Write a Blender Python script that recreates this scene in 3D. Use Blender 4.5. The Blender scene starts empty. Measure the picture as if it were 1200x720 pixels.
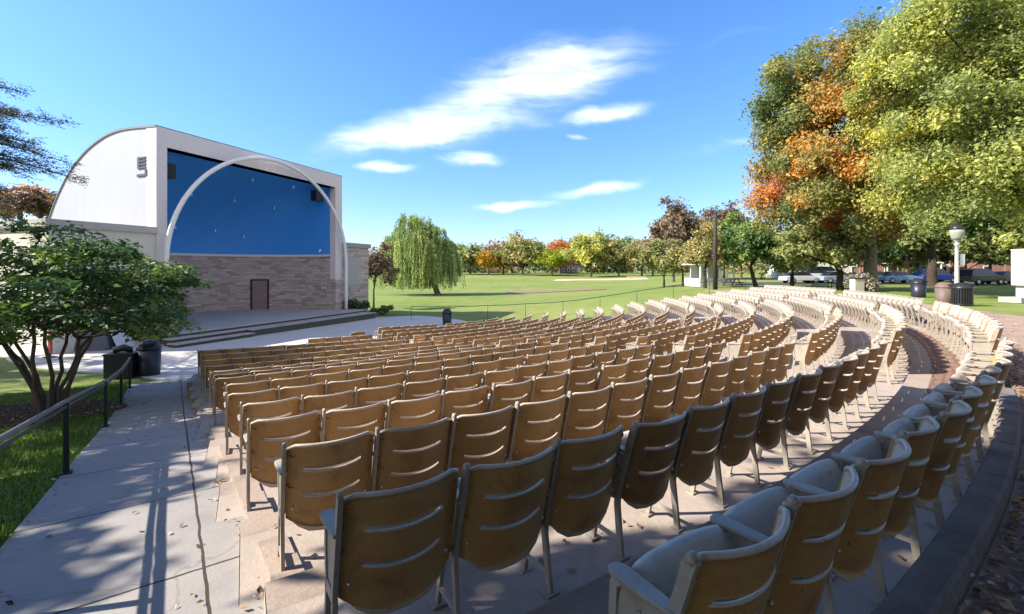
import bpy, bmesh, math, random
import numpy as np
from mathutils import Vector, Matrix
PI = math.pi
rng = np.random.default_rng(7)
random.seed(7)
scn = bpy.context.scene
COL = scn.collection
EYE = 3.4                                   # camera height over the plaza
CX, CY = -17.43, 29.55                      # centre of the curved rows (by the stage)
F = 533.0                                   # focal length in photo pixels (1200 px wide)

# ------------------------------------------------------------------ helpers
def link(o, parent=None):
    COL.objects.link(o)
    if parent is not None:
        o.parent = parent
    return o

def tag(o, label=None, cat=None, group=None, kind=None):
    if label: o['label'] = label
    if cat: o['category'] = cat
    if group: o['group'] = group
    if kind: o['kind'] = kind
    return o

def thing(name, label, cat, loc=(0, 0, 0), rz=0.0, group=None):
    o = bpy.data.objects.new(name, None)
    o.empty_display_size = 0.2
    o.location = loc
    o.rotation_euler = (0, 0, rz)
    link(o)
    return tag(o, label, cat, group)

def pt(px, Y):
    """ground position for a viewing direction: photo column and depth"""
    return ((px - 600.0) / F * Y, Y)

class MB:
    """collects shapes into one mesh"""
    def __init__(s):
        s.v = []; s.f = []; s.m = []; s.sm = []; s.n = 0
    def add(s, verts, faces, mi=0, smooth=False):
        verts = np.asarray(verts, float)
        s.v.append(verts)
        for f in faces:
            s.f.append([i + s.n for i in f]); s.m.append(mi); s.sm.append(smooth)
        s.n += len(verts)
        return s
    def box(s, c, size, mi=0, rz=0.0, taper=1.0):
        x, y, z = [d / 2 for d in size]
        p = [(-x, -y, -z), (x, -y, -z), (x, y, -z), (-x, y, -z), (-x * taper, -y * taper, z), (x * taper, -y * taper, z), (x * taper, y * taper, z), (-x * taper, y * taper, z)]
        co, si = math.cos(rz), math.sin(rz)
        p = [(c[0] + a * co - b * si, c[1] + a * si + b * co, c[2] + d) for a, b, d in p]
        return s.add(p, [(3, 2, 1, 0), (4, 5, 6, 7), (0, 1, 5, 4), (1, 2, 6, 5), (2, 3, 7, 6), (3, 0, 4, 7)], mi)
    def prism(s, outline, h0, h1, fn, mi=0):
        """outline [(a,b)] extruded from h0 to h1; fn(a,b,h)->xyz"""
        n = len(outline)
        p = [fn(a, b, h0) for a, b in outline] + [fn(a, b, h1) for a, b in outline]
        fs = [tuple(range(n))[::-1], tuple(range(n, 2 * n))]
        fs += [(i, (i + 1) % n, n + (i + 1) % n, n + i) for i in range(n)]
        return s.add(p, fs, mi)
    def tube(s, path, rad, sides=8, mi=0, cap=True, flat=None):
        path = [Vector(p) for p in path]
        n = len(path)
        if not hasattr(rad, '__len__'): rad = [rad] * n
        vs = []; ref = None
        for i, p in enumerate(path):
            t = (path[min(i + 1, n - 1)] - path[max(i - 1, 0)]).normalized()
            if ref is None:
                ref = Vector((0, 0, 1)) if abs(t.z) < 0.9 else Vector((1, 0, 0))
            u = (ref - t * ref.dot(t)).normalized(); ref = u
            w = t.cross(u)
            for k in range(sides):
                a = 2 * PI * k / sides
                vs.append(p + (u * math.cos(a) + w * math.sin(a)) * rad[i])
        fs = []
        for i in range(n - 1):
            for k in range(sides):
                a = i * sides + k; b = i * sides + (k + 1) % sides
                fs.append((a, b, b + sides, a + sides))
        if cap:
            fs.append(tuple(range(sides))[::-1]); fs.append(tuple(range((n - 1) * sides, n * sides)))
        return s.add([tuple(v) for v in vs], fs, mi, True)
    def bar(s, path, wx, wd, mi=0):
        """rectangular bar in the y-z plane, thickness wx in x, depth wd"""
        n = len(path); vs = []
        for i, (x, y, z) in enumerate(path):
            a = path[max(i - 1, 0)]; b = path[min(i + 1, n - 1)]
            ty, tz = b[1] - a[1], b[2] - a[2]; L = math.hypot(ty, tz) or 1
            ny, nz = -tz / L * wd / 2, ty / L * wd / 2
            vs += [(x - wx / 2, y + ny, z + nz), (x + wx / 2, y + ny, z + nz), (x + wx / 2, y - ny, z - nz), (x - wx / 2, y - ny, z - nz)]
        fs = [(0, 1, 2, 3)[::-1], tuple(range(4 * n - 4, 4 * n))]
        for i in range(n - 1):
            for k in range(4):
                a = 4 * i + k; b = 4 * i + (k + 1) % 4
                fs.append((a, b, b + 4, a + 4))
        return s.add(vs, fs, mi)
    def lathe(s, prof, c=(0, 0, 0), sides=20, mi=0, smooth=True):
        vs = []
        for r, z in prof:
            for k in range(sides):
                a = 2 * PI * k / sides
                vs.append((c[0] + r * math.cos(a), c[1] + r * math.sin(a), c[2] + z))
        fs = []
        n = len(prof)
        for i in range(n - 1):
            for k in range(sides):
                a = i * sides + k; b = i * sides + (k + 1) % sides
                fs.append((a, b, b + sides, a + sides))
        fs.append(tuple(range(sides))[::-1]); fs.append(tuple(range((n - 1) * sides, n * sides)))
        return s.add(vs, fs, mi, smooth)
    def build(s, name, mats, parent=None, bevel=0.0, loc=None, rz=None, fix=True):
        me = bpy.data.meshes.new(name)
        V = np.concatenate(s.v) if s.v else np.zeros((0, 3))
        me.from_pydata([tuple(v) for v in V], [], s.f)
        if not isinstance(mats, (list, tuple)): mats = [mats]
        for m in mats: me.materials.append(m)
        me.polygons.foreach_set('material_index', s.m)
        me.polygons.foreach_set('use_smooth', s.sm)
        if fix or bevel:
            bm = bmesh.new(); bm.from_mesh(me)
            bmesh.ops.recalc_face_normals(bm, faces=bm.faces)
            if bevel:
                es = [e for e in bm.edges if len(e.link_faces) == 2 and e.calc_face_angle(0) > 0.5]
                bmesh.ops.bevel(bm, geom=es, offset=bevel, segments=2, affect='EDGES', profile=0.6)
            bm.to_mesh(me); bm.free()
        me.update()
        o = bpy.data.objects.new(name, me)
        if loc is not None: o.location = loc
        if rz is not None: o.rotation_euler = (0, 0, rz)
        return link(o, parent)

# ------------------------------------------------------------------ materials
MATS = {}
def nodes(m):
    m.use_nodes = True
    nt = m.node_tree; nt.nodes.clear()
    out = nt.nodes.new('ShaderNodeOutputMaterial')
    return nt, out

def N(nt, t, **kw):
    n = nt.nodes.new(t)
    for k, v in kw.items():
        if k.startswith('i_'):
            n.inputs[k[2:].replace('_', ' ')].default_value = v
        else:
            setattr(n, k, v)
    return n

def L(nt, a, b): nt.links.new(a, b)

def mixc(nt, fac, a, b, mode='MIX'):
    n = nt.nodes.new('ShaderNodeMix'); n.data_type = 'RGBA'; n.blend_type = mode
    for sock, v in ((n.inputs[0], fac), (n.inputs[6], a), (n.inputs[7], b)):
        if hasattr(v, 'links') or hasattr(v, 'is_linked'): L(nt, v, sock)
        else: sock.default_value = v if not isinstance(v, tuple) else (*v[:3], 1)
    return n.outputs[2]

def ramp(nt, fac, stops, interp='LINEAR'):
    r = nt.nodes.new('ShaderNodeValToRGB'); r.color_ramp.interpolation = interp
    e = r.color_ramp.elements
    while len(e) < len(stops): e.new(0.5)
    for x, (p, c) in zip(e, stops):
        x.position = p; x.color = (*c, 1) if len(c) == 3 else c
    L(nt, fac, r.inputs[0])
    return r.outputs[0]

def noise(nt, scale, detail=4, rough=0.55, vec=None, dist=0.0):
    n = N(nt, 'ShaderNodeTexNoise'); n.inputs['Scale'].default_value = scale
    n.inputs['Detail'].default_value = detail; n.inputs['Roughness'].default_value = rough
    n.inputs['Distortion'].default_value = dist
    if vec is not None: L(nt, vec, n.inputs['Vector'])
    return n.outputs[0]

def surf(name, c, rough=0.7, var=0.25, scale=3.0, bump=0.15, bscale=40.0, c2=None, spec=0.4, metal=0.0, objrand=0.0, stain=None, stain_scale=0.7, stain_amt=0.5, chips=None):
    if name in MATS: return MATS[name]
    m = bpy.data.materials.new(name); nt, out = nodes(m)
    p = N(nt, 'ShaderNodeBsdfPrincipled')
    geo = N(nt, 'ShaderNodeNewGeometry'); pos = geo.outputs['Position']
    c2 = c2 or tuple(x * (1 - var) for x in c)
    f = noise(nt, scale, 5, 0.6, pos)
    col = mixc(nt, ramp(nt, f, [(0.3, (0, 0, 0)), (0.72, (1, 1, 1))]), c, c2)
    f2 = noise(nt, scale * 9, 3, 0.6, pos)
    col = mixc(nt, 0.35, col, mixc(nt, f2, tuple(x * 1.25 for x in c), tuple(x * 0.65 for x in c2)))
    if stain:
        s = noise(nt, stain_scale, 6, 0.65, pos, 0.4)
        col = mixc(nt, ramp(nt, s, [(0.52, (0, 0, 0)), (0.7, (stain_amt,) * 3)]), col, stain)
    if chips:
        cn = noise(nt, 34, 4, 0.7, pos)
        col = mixc(nt, ramp(nt, cn, [(0.655, (0, 0, 0)), (0.68, (0.8,) * 3)]), col, chips)
    if objrand:
        oi = N(nt, 'ShaderNodeObjectInfo')
        mr = N(nt, 'ShaderNodeMapRange'); mr.inputs[3].default_value = 1 - objrand; mr.inputs[4].default_value = 1 + objrand
        L(nt, oi.outputs['Random'], mr.inputs[0])
        hs = N(nt, 'ShaderNodeHueSaturation'); L(nt, mr.outputs[0], hs.inputs['Value']); L(nt, col, hs.inputs['Color']); col = hs.outputs[0]
    L(nt, col, p.inputs['Base Color'])
    p.inputs['Roughness'].default_value = rough
    p.inputs['Specular IOR Level'].default_value = spec
    p.inputs['Metallic'].default_value = metal
    if bump:
        b = N(nt, 'ShaderNodeBump'); b.inputs['Strength'].default_value = bump; b.inputs['Distance'].default_value = 0.02
        L(nt, noise(nt, bscale, 4, 0.6, pos), b.inputs['Height']); L(nt, b.outputs[0], p.inputs['Normal'])
    L(nt, p.outputs[0], out.inputs[0])
    MATS[name] = m
    return m

def leafmat(name, stops, trans=0.35, jitter=0.3):
    m = bpy.data.materials.new(name); nt, out = nodes(m)
    at = N(nt, 'ShaderNodeAttribute', attribute_name='tint')
    geo = N(nt, 'ShaderNodeNewGeometry')
    ad = N(nt, 'ShaderNodeMath', operation='MULTIPLY_ADD'); L(nt, geo.outputs['Random Per Island'], ad.inputs[0])
    ad.inputs[1].default_value = jitter; L(nt, at.outputs['Fac'], ad.inputs[2])
    sb = N(nt, 'ShaderNodeMath', operation='SUBTRACT'); L(nt, ad.outputs[0], sb.inputs[0]); sb.inputs[1].default_value = jitter / 2
    col = ramp(nt, sb.outputs[0], stops)
    hs = N(nt, 'ShaderNodeHueSaturation'); mr = N(nt, 'ShaderNodeMapRange')
    mr.inputs[3].default_value = 0.7; mr.inputs[4].default_value = 1.35
    L(nt, geo.outputs['Random Per Island'], mr.inputs[0]); L(nt, mr.outputs[0], hs.inputs['Value']); L(nt, col, hs.inputs['Color'])
    d = N(nt, 'ShaderNodeBsdfPrincipled'); d.inputs['Roughness'].default_value = 0.55; d.inputs['Specular IOR Level'].default_value = 0.35
    L(nt, hs.outputs[0], d.inputs['Base Color'])
    t = N(nt, 'ShaderNodeBsdfTranslucent')
    hs2 = N(nt, 'ShaderNodeHueSaturation'); hs2.inputs['Saturation'].default_value = 1.15; hs2.inputs['Value'].default_value = 1.5
    L(nt, hs.outputs[0], hs2.inputs['Color']); L(nt, hs2.outputs[0], t.inputs['Color'])
    mx = N(nt, 'ShaderNodeMixShader'); mx.inputs[0].default_value = trans
    L(nt, d.outputs[0], mx.inputs[1]); L(nt, t.outputs[0], mx.inputs[2]); L(nt, mx.outputs[0], out.inputs[0])
    return m

def grass_mat():
    m = bpy.data.materials.new('grass'); nt, out = nodes(m)
    geo = N(nt, 'ShaderNodeNewGeometry'); pos = geo.outputs['Position']
    a = noise(nt, 0.045, 5, 0.6, pos); b = noise(nt, 0.5, 5, 0.65, pos); c = noise(nt, 14, 3, 0.7, pos)
    col = mixc(nt, ramp(nt, a, [(0.38, (0, 0, 0)), (0.62, (1, 1, 1))]), (0.175, 0.232, 0.052), (0.27, 0.28, 0.088))
    col = mixc(nt, ramp(nt, b, [(0.45, (0, 0, 0)), (0.75, (0.7, 0.7, 0.7))]), col, (0.09, 0.155, 0.025))
    col = mixc(nt, ramp(nt, c, [(0.35, (0, 0, 0)), (0.7, (0.55,) * 3)]), col, (0.055, 0.1, 0.018))
    p = N(nt, 'ShaderNodeBsdfPrincipled'); p.inputs['Roughness'].default_value = 0.85; p.inputs['Specular IOR Level'].default_value = 0.15
    L(nt, col, p.inputs['Base Color'])
    bp = N(nt, 'ShaderNodeBump'); bp.inputs['Strength'].default_value = 0.5; bp.inputs['Distance'].default_value = 0.05
    L(nt, noise(nt, 60, 4, 0.7, pos), bp.inputs['Height']); L(nt, bp.outputs[0], p.inputs['Normal'])
    L(nt, p.outputs[0], out.inputs[0]); return m

def path_mat():
    """walkway slabs: joints run in the sheet's own object space"""
    m = bpy.data.materials.new('walkway_concrete'); nt, out = nodes(m)
    tc = N(nt, 'ShaderNodeTexCoord'); o = tc.outputs['Object']
    sx = N(nt, 'ShaderNodeSeparateXYZ'); L(nt, o, sx.inputs[0])
    base = mixc(nt, ramp(nt, noise(nt, 1.1, 6, 0.65, o), [(0.35, (0, 0, 0)), (0.7, (1, 1, 1))]), (0.292, 0.272, 0.257), (0.215, 0.203, 0.196))
    base = mixc(nt, 0.35, base, mixc(nt, noise(nt, 55, 4, 0.7, o), (0.50, 0.46, 0.41), (0.22, 0.20, 0.19)))
    base = mixc(nt, ramp(nt, noise(nt, 0.55, 6, 0.7, o, 0.6), [(0.55, (0, 0, 0)), (0.74, (0.6,) * 3)]), base, (0.20, 0.18, 0.165))
    wob = noise(nt, 3.0, 3, 0.6, o)
    # cross joints every 1.7 m, wobbling
    ma = N(nt, 'ShaderNodeMath', operation='MULTIPLY_ADD'); L(nt, wob, ma.inputs[0]); ma.inputs[1].default_value = 0.05; L(nt, sx.outputs[1], ma.inputs[2])
    pp = N(nt, 'ShaderNodeMath', operation='PINGPONG'); L(nt, ma.outputs[0], pp.inputs[0]); pp.inputs[1].default_value = 0.85
    j1 = N(nt, 'ShaderNodeMath', operation='LESS_THAN'); L(nt, pp.outputs[0], j1.inputs[0]); j1.inputs[1].default_value = 0.011
    ma2 = N(nt, 'ShaderNodeMath', operation='MULTIPLY_ADD'); L(nt, wob, ma2.inputs[0]); ma2.inputs[1].default_value = 0.03; L(nt, sx.outputs[0], ma2.inputs[2])
    ab = N(nt, 'ShaderNodeMath', operation='ADD'); L(nt, ma2.outputs[0], ab.inputs[0]); ab.inputs[1].default_value = 0.325
    ab2 = N(nt, 'ShaderNodeMath', operation='ABSOLUTE'); L(nt, ab.outputs[0], ab2.inputs[0])
    j2 = N(nt, 'ShaderNodeMath', operation='LESS_THAN'); L(nt, ab2.outputs[0], j2.inputs[0]); j2.inputs[1].default_value = 0.009
    mxn = N(nt, 'ShaderNodeMath', operation='MAXIMUM'); L(nt, j1.outputs[0], mxn.inputs[0]); L(nt, j2.outputs[0], mxn.inputs[1])
    # hairline cracks
    vo = N(nt, 'ShaderNodeTexVoronoi', feature='DISTANCE_TO_EDGE'); vo.inputs['Scale'].default_value = 0.55
    dv = N(nt, 'ShaderNodeVectorMath', operation='ADD'); nz = N(nt, 'ShaderNodeTexNoise'); nz.inputs['Scale'].default_value = 2.5; nz.inputs['Detail'].default_value = 5
    L(nt, o, nz.inputs['Vector']); sc = N(nt, 'ShaderNodeVectorMath', operation='SCALE'); sc.inputs[3].default_value = 0.5; L(nt, nz.outputs['Color'], sc.inputs[0])
    L(nt, o, dv.inputs[0]); L(nt, sc.outputs[0], dv.inputs[1]); L(nt, dv.outputs[0], vo.inputs['Vector'])
    cr = N(nt, 'ShaderNodeMath', operation='LESS_THAN'); L(nt, vo.outputs['Distance'], cr.inputs[0]); cr.inputs[1].default_value = 0.005
    crm = N(nt, 'ShaderNodeMath', operation='MULTIPLY'); L(nt, cr.outputs[0], crm.inputs[0]); crm.inputs[1].default_value = 0.22
    mx2 = N(nt, 'ShaderNodeMath', operation='MAXIMUM'); L(nt, mxn.outputs[0], mx2.inputs[0]); L(nt, crm.outputs[0], mx2.inputs[1])
    col = mixc(nt, mx2.outputs[0], base, (0.05, 0.042, 0.035))
    p = N(nt, 'ShaderNodeBsdfPrincipled'); p.inputs['Roughness'].default_value = 0.85; p.inputs['Specular IOR Level'].default_value = 0.25
    L(nt, col, p.inputs['Base Color'])
    bp = N(nt, 'ShaderNodeBump'); bp.inputs['Strength'].default_value = 0.35; bp.inputs['Distance'].default_value = 0.01
    hh = N(nt, 'ShaderNodeMath', operation='SUBTRACT'); L(nt, noise(nt, 45, 5, 0.7, o), hh.inputs[0]); L(nt, mx2.outputs[0], hh.inputs[1])
    L(nt, hh.outputs[0], bp.inputs['Height']); L(nt, bp.outputs[0], p.inputs['Normal'])
    L(nt, p.outputs[0], out.inputs[0]); return m

def stone_mat(name, cols, bw=0.55, bh=0.16, mortar=(0.30, 0.27, 0.25)):
    """coursed rubble stone laid on the UV map (metres)"""
    m = bpy.data.materials.new(name); nt, out = nodes(m)
    uv = N(nt, 'ShaderNodeUVMap')
    nz = N(nt, 'ShaderNodeTexNoise'); nz.inputs['Scale'].default_value = 1.6; nz.inputs['Detail'].default_value = 3; L(nt, uv.outputs[0], nz.inputs['Vector'])
    sc = N(nt, 'ShaderNodeVectorMath', operation='SCALE'); sc.inputs[3].default_value = 0.22; L(nt, nz.outputs['Color'], sc.inputs[0])
    ad = N(nt, 'ShaderNodeVectorMath', operation='ADD'); L(nt, uv.outputs[0], ad.inputs[0]); L(nt, sc.outputs[0], ad.inputs[1])
    br = N(nt, 'ShaderNodeTexBrick'); L(nt, ad.outputs[0], br.inputs['Vector'])
    br.offset = 0.37; br.squash = 1.6; br.squash_frequency = 3
    br.inputs['Scale'].default_value = 1.0; br.inputs['Brick Width'].default_value = bw; br.inputs['Row Height'].default_value = bh
    br.inputs['Mortar Size'].default_value = 0.012; br.inputs['Mortar Smooth'].default_value = 0.3; br.inputs['Bias'].default_value = 0.0
    br.inputs['Color1'].default_value = (0, 0, 0, 1); br.inputs['Color2'].default_value = (1, 1, 1, 1); br.inputs['Mortar'].default_value = (0.5, 0.5, 0.5, 1)
    n = len(cols)
    col = ramp(nt, br.outputs['Color'], [((i + 0.5) / n, c) for i, c in enumerate(cols)])
    big = noise(nt, 0.9, 5, 0.7, uv.outputs[0])
    col = mixc(nt, ramp(nt, big, [(0.4, (0, 0, 0)), (0.75, (0.4,) * 3)]), col, cols[1])
    fine = noise(nt, 18, 5, 0.7, uv.outputs[0])
    col = mixc(nt, 0.25, col, mixc(nt, fine, tuple(x * 1.3 for x in cols[1]), tuple(x * 0.6 for x in cols[1])))
    col = mixc(nt, br.outputs['Fac'], col, mortar)
    p = N(nt, 'ShaderNodeBsdfPrincipled'); p.inputs['Roughness'].default_value = 0.9; p.inputs['Specular IOR Level'].default_value = 0.2
    L(nt, col, p.inputs['Base Color'])
    hh = N(nt, 'ShaderNodeMath', operation='SUBTRACT'); L(nt, noise(nt, 9, 5, 0.7, uv.outputs[0]), hh.inputs[0]); L(nt, br.outputs['Fac'], hh.inputs[1])
    bp = N(nt, 'ShaderNodeBump'); bp.inputs['Strength'].default_value = 0.8; bp.inputs['Distance'].default_value = 0.04
    L(nt, hh.outputs[0], bp.inputs['Height']); L(nt, bp.outputs[0], p.inputs['Normal'])
    L(nt, p.outputs[0], out.inputs[0]); return m

def shell_mat(name, c, c2):
    """painted panels with faint seams along the UV map"""
    m = bpy.data.materials.new(name); nt, out = nodes(m)
    uv = N(nt, 'ShaderNodeUVMap'); sx = N(nt, 'ShaderNodeSeparateXYZ'); L(nt, uv.outputs[0], sx.inputs[0])
    pp = N(nt, 'ShaderNodeMath', operation='PINGPONG'); L(nt, sx.outputs[0], pp.inputs[0]); pp.inputs[1].default_value = 0.75
    j = N(nt, 'ShaderNodeMath', operation='LESS_THAN'); L(nt, pp.outputs[0], j.inputs[0]); j.inputs[1].default_value = 0.008
    mp = N(nt, 'ShaderNodeMapping'); mp.inputs['Scale'].default_value = (1.2, 0.15, 1); L(nt, uv.outputs[0], mp.inputs[0])
    col = mixc(nt, ramp(nt, noise(nt, 1.2, 5, 0.6, mp.outputs[0]), [(0.35, (0, 0, 0)), (0.75, (1, 1, 1))]), c, c2)
    jm = N(nt, 'ShaderNodeMath', operation='MULTIPLY'); L(nt, j.outputs[0], jm.inputs[0]); jm.inputs[1].default_value = 0.35
    col = mixc(nt, jm.outputs[0], col, tuple(x * 0.45 for x in c))
    p = N(nt, 'ShaderNodeBsdfPrincipled'); p.inputs['Roughness'].default_value = 0.6
    L(nt, col, p.inputs['Base Color']); L(nt, p.outputs[0], out.inputs[0]); return m

M = {}
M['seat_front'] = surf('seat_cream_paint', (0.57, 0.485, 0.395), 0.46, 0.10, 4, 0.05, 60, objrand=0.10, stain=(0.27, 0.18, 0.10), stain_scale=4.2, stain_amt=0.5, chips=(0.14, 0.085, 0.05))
M['seat_back'] = surf('seat_back_shade_brown', (0.47, 0.262, 0.088), 0.5, 0.25, 5, 0.05, 60, objrand=0.26, stain=(0.20, 0.10, 0.032), stain_scale=3.2, stain_amt=0.75, chips=(0.10, 0.055, 0.025))  # shade on the rear of the cream backs is put into this brown
M['standard'] = surf('seat_standard_paint', (0.38, 0.335, 0.275), 0.45, 0.2, 9, 0.1, 70, objrand=0.1, stain=(0.22, 0.13, 0.07), stain_scale=5, stain_amt=0.55, chips=(0.12, 0.06, 0.03))
M['bolt'] = surf('steel_bolt', (0.6, 0.58, 0.55), 0.3, 0.1, 9, 0, metal=0.8)
M['grass'] = grass_mat()
M['path'] = path_mat()
M['plaza'] = surf('plaza_concrete', (0.55, 0.52, 0.48), 0.85, 0.14, 0.8, 0.15, 30, spec=0.2, stain=(0.40, 0.37, 0.33), stain_amt=0.5)
M['brick'] = stone_mat('brick_paving', [(0.20, 0.11, 0.08), (0.26, 0.155, 0.11), (0.23, 0.135, 0.10), (0.30, 0.19, 0.14)], 0.21, 0.105, (0.17, 0.12, 0.095))
M['tier'] = surf('terrace_floor', (0.41, 0.34, 0.285), 0.85, 0.22, 1.3, 0.25, 35, spec=0.2, stain=(0.19, 0.14, 0.11), stain_scale=0.9, stain_amt=0.55)
M['coping'] = surf('terrace_coping', (0.38, 0.30, 0.245), 0.85, 0.25, 2.2, 0.3, 35, spec=0.2, stain=(0.15, 0.125, 0.10), stain_scale=1.4, stain_amt=0.6)
M['kerb'] = surf('kerb_stone', (0.23, 0.20, 0.18), 0.9, 0.5, 2.5, 0.8, 18, spec=0.15, stain=(0.05, 0.05, 0.035), stain_scale=1.6, stain_amt=0.85)
M['ring'] = surf('ring_walkway', (0.36, 0.255, 0.205), 0.88, 0.3, 1.2, 0.3, 40, spec=0.15, stain=(0.12, 0.085, 0.07), stain_scale=0.8, stain_amt=0.6)
M['mulch'] = surf('mulch', (0.11, 0.072, 0.048), 0.95, 0.5, 9, 1.0, 35, spec=0.1)
M['road'] = surf('asphalt', (0.06, 0.06, 0.062), 0.85, 0.2, 1.5, 0.2, 40)
M['sand'] = surf('sand', (0.55, 0.46, 0.30), 0.9, 0.12, 0.4, 0.1)
M['bark'] = surf('bark', (0.17, 0.13, 0.10), 0.9, 0.5, 6, 1.0, 14, spec=0.1)
M['bark_grey'] = surf('bark_grey', (0.24, 0.205, 0.175), 0.9, 0.45, 5, 1.0, 12, spec=0.1)
M['bark_dark'] = surf('bark_dark', (0.075, 0.058, 0.045), 0.9, 0.5, 6, 1.0, 14, spec=0.1)
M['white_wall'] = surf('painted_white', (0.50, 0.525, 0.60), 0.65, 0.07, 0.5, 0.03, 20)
def wall_mat(name, c, streak):
    m = bpy.data.materials.new(name); nt, out = nodes(m)
    geo = N(nt, 'ShaderNodeNewGeometry'); pos = geo.outputs['Position']
    mp = N(nt, 'ShaderNodeMapping'); mp.inputs['Scale'].default_value = (2.2, 2.2, 0.16); L(nt, pos, mp.inputs[0])
    col = mixc(nt, ramp(nt, noise(nt, 1.0, 6, 0.65, mp.outputs[0]), [(0.42, (0, 0, 0)), (0.8, (0.3,) * 3)]), c, streak)
    col = mixc(nt, ramp(nt, noise(nt, 0.35, 4, 0.6, pos), [(0.4, (0, 0, 0)), (0.75, (0.4,) * 3)]), col, tuple(x * 0.86 for x in c))
    dt = N(nt, 'ShaderNodeVectorMath', operation='DOT_PRODUCT'); L(nt, pos, dt.inputs[0]); dt.inputs[1].default_value = (.936, -.351, 0)
    pp = N(nt, 'ShaderNodeMath', operation='PINGPONG'); L(nt, dt.outputs['Value'], pp.inputs[0]); pp.inputs[1].default_value = 0.61
    j = N(nt, 'ShaderNodeMath', operation='LESS_THAN'); L(nt, pp.outputs[0], j.inputs[0]); j.inputs[1].default_value = 0.012
    jm = N(nt, 'ShaderNodeMath', operation='MULTIPLY'); L(nt, j.outputs[0], jm.inputs[0]); jm.inputs[1].default_value = 0.04
    col = mixc(nt, jm.outputs[0], col, tuple(x * 0.5 for x in c))
    p = N(nt, 'ShaderNodeBsdfPrincipled'); p.inputs['Roughness'].default_value = 0.7
    L(nt, col, p.inputs['Base Color']); L(nt, p.outputs[0], out.inputs[0]); return m
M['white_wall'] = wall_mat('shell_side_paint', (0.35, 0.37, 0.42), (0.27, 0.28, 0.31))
M['frame_wall'] = surf('painted_frame', (0.66, 0.60, 0.60), 0.65, 0.08, 0.6, 0.03, 20)
M['cream_wall'] = surf('cream_render', (0.60, 0.57, 0.50), 0.8, 0.12, 0.8, 0.1, 30)
M['blue'] = shell_mat('shell_blue', (0.042, 0.30, 0.80), (0.040, 0.275, 0.74))
M['stone'] = stone_mat('shell_stone', [(0.29, 0.225, 0.20), (0.54, 0.45, 0.40), (0.43, 0.375, 0.355), (0.64, 0.545, 0.48), (0.34, 0.275, 0.245)])
M['door'] = surf('door_paint', (0.27, 0.195, 0.185), 0.5, 0.1, 2, 0.02)
M['dark'] = surf('dark_metal', (0.018, 0.019, 0.021), 0.4, 0.2, 5, 0.05)
M['darkblue'] = surf('dark_plastic', (0.022, 0.024, 0.036), 0.38, 0.2, 5, 0.05)
M['grey_metal'] = surf('grey_metal', (0.38, 0.38, 0.38), 0.35, 0.15, 6, 0.05, metal=0.6)
M['green_metal'] = surf('dark_green_post', (0.018, 0.03, 0.022), 0.45, 0.2, 5, 0.05)
M['stage'] = surf('stage_floor', (0.42, 0.405, 0.39), 0.8, 0.2, 0.9, 0.1, 30, stain=(0.24, 0.23, 0.22))
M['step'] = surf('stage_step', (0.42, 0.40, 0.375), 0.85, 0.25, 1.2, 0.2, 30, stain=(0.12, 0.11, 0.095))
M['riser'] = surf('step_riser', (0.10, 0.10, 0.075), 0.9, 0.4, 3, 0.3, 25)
M['emblem'] = surf('emblem_metal', (0.055, 0.062, 0.075), 0.45, 0.1, 5, 0)
M['lamp_white'] = surf('lamp_white', (0.8, 0.8, 0.78), 0.4, 0.05, 5, 0)
M['monument'] = surf('monument_stone', (0.56, 0.50, 0.40), 0.85, 0.2, 1.6, 0.2, 25, stain=(0.36, 0.32, 0.27))
M['pole'] = surf('pole_wood', (0.05, 0.038, 0.03), 0.85, 0.4, 6, 0.5, 20)
M['tarp'] = surf('grey_tarp', (0.13, 0.14, 0.175), 0.6, 0.3, 3, 0.4, 8)
M['cloth'] = surf('white_sheet', (0.62, 0.62, 0.64), 0.7, 0.2, 4, 0.3, 10)
M['red'] = surf('red_board', (0.36, 0.03, 0.035), 0.5, 0.2, 4, 0.05)
M['glass'] = surf('dark_glass', (0.02, 0.024, 0.03), 0.12, 0.1, 3, 0)
M['tyre'] = surf('tyre', (0.02, 0.02, 0.02), 0.8, 0.1, 5, 0)
M['brickred'] = stone_mat('house_brick', [(0.20, 0.075, 0.055), (0.26, 0.10, 0.075), (0.23, 0.085, 0.065)], 0.24, 0.08, (0.35, 0.30, 0.27))
M['trim'] = surf('white_trim', (0.72, 0.72, 0.70), 0.6, 0.05, 2, 0)
M['roofing'] = surf('roof_shingle', (0.10, 0.085, 0.08), 0.9, 0.3, 5, 0.3)

# ------------------------------------------------------------------ seating layout (measured from the photo)
W = 0.53
NROW = 17
R_ = [33.54 - 1.064 * k for k in range(NROW)]
PH = [-57.78, -58.9, -59.1, -59.4, -59.5, -59.8, -59.9, -60.3, -60.5, -60.8, -61.2, -61.6, -62.0, -62.5, -54.0, -48.5, -43.0]
DN = [.75, .883, 1.021, 1.155, 1.285, 1.411, 1.533, 1.651, 1.80, 1.94, 2.03, 2.07, 2.11, 2.15, 2.20, 2.26, 2.32]
DF = [.97, 1.1, 1.23, 1.37, 1.5, 1.63, 1.75, 1.87, 2.02, 2.18, 2.34, 2.5, 2.6, 2.7, 2.8, 2.9, 3.0]
PH_END = -1.0
YS = [CY + R_[k] * math.sin(math.radians(PH[k])) for k in range(NROW)]
AISLES = [(-46.35, -44.5), (-31.4, -29.7), (-16.3, -14.6)]
BACK = 0.13                                  # floor behind the back posts
def dtop(k, y):
    t = min(max((y - YS[k]) / (28.0 - YS[k]), -0.15), 1.15)
    return DN[k] + (DF[k] - DN[k]) * t
def floor_z(k, y):
    return EYE - dtop(k, y) - 0.80

def smooth(t):
    t = np.clip(t, 0, 1); return t * t * (3 - 2 * t)

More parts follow.
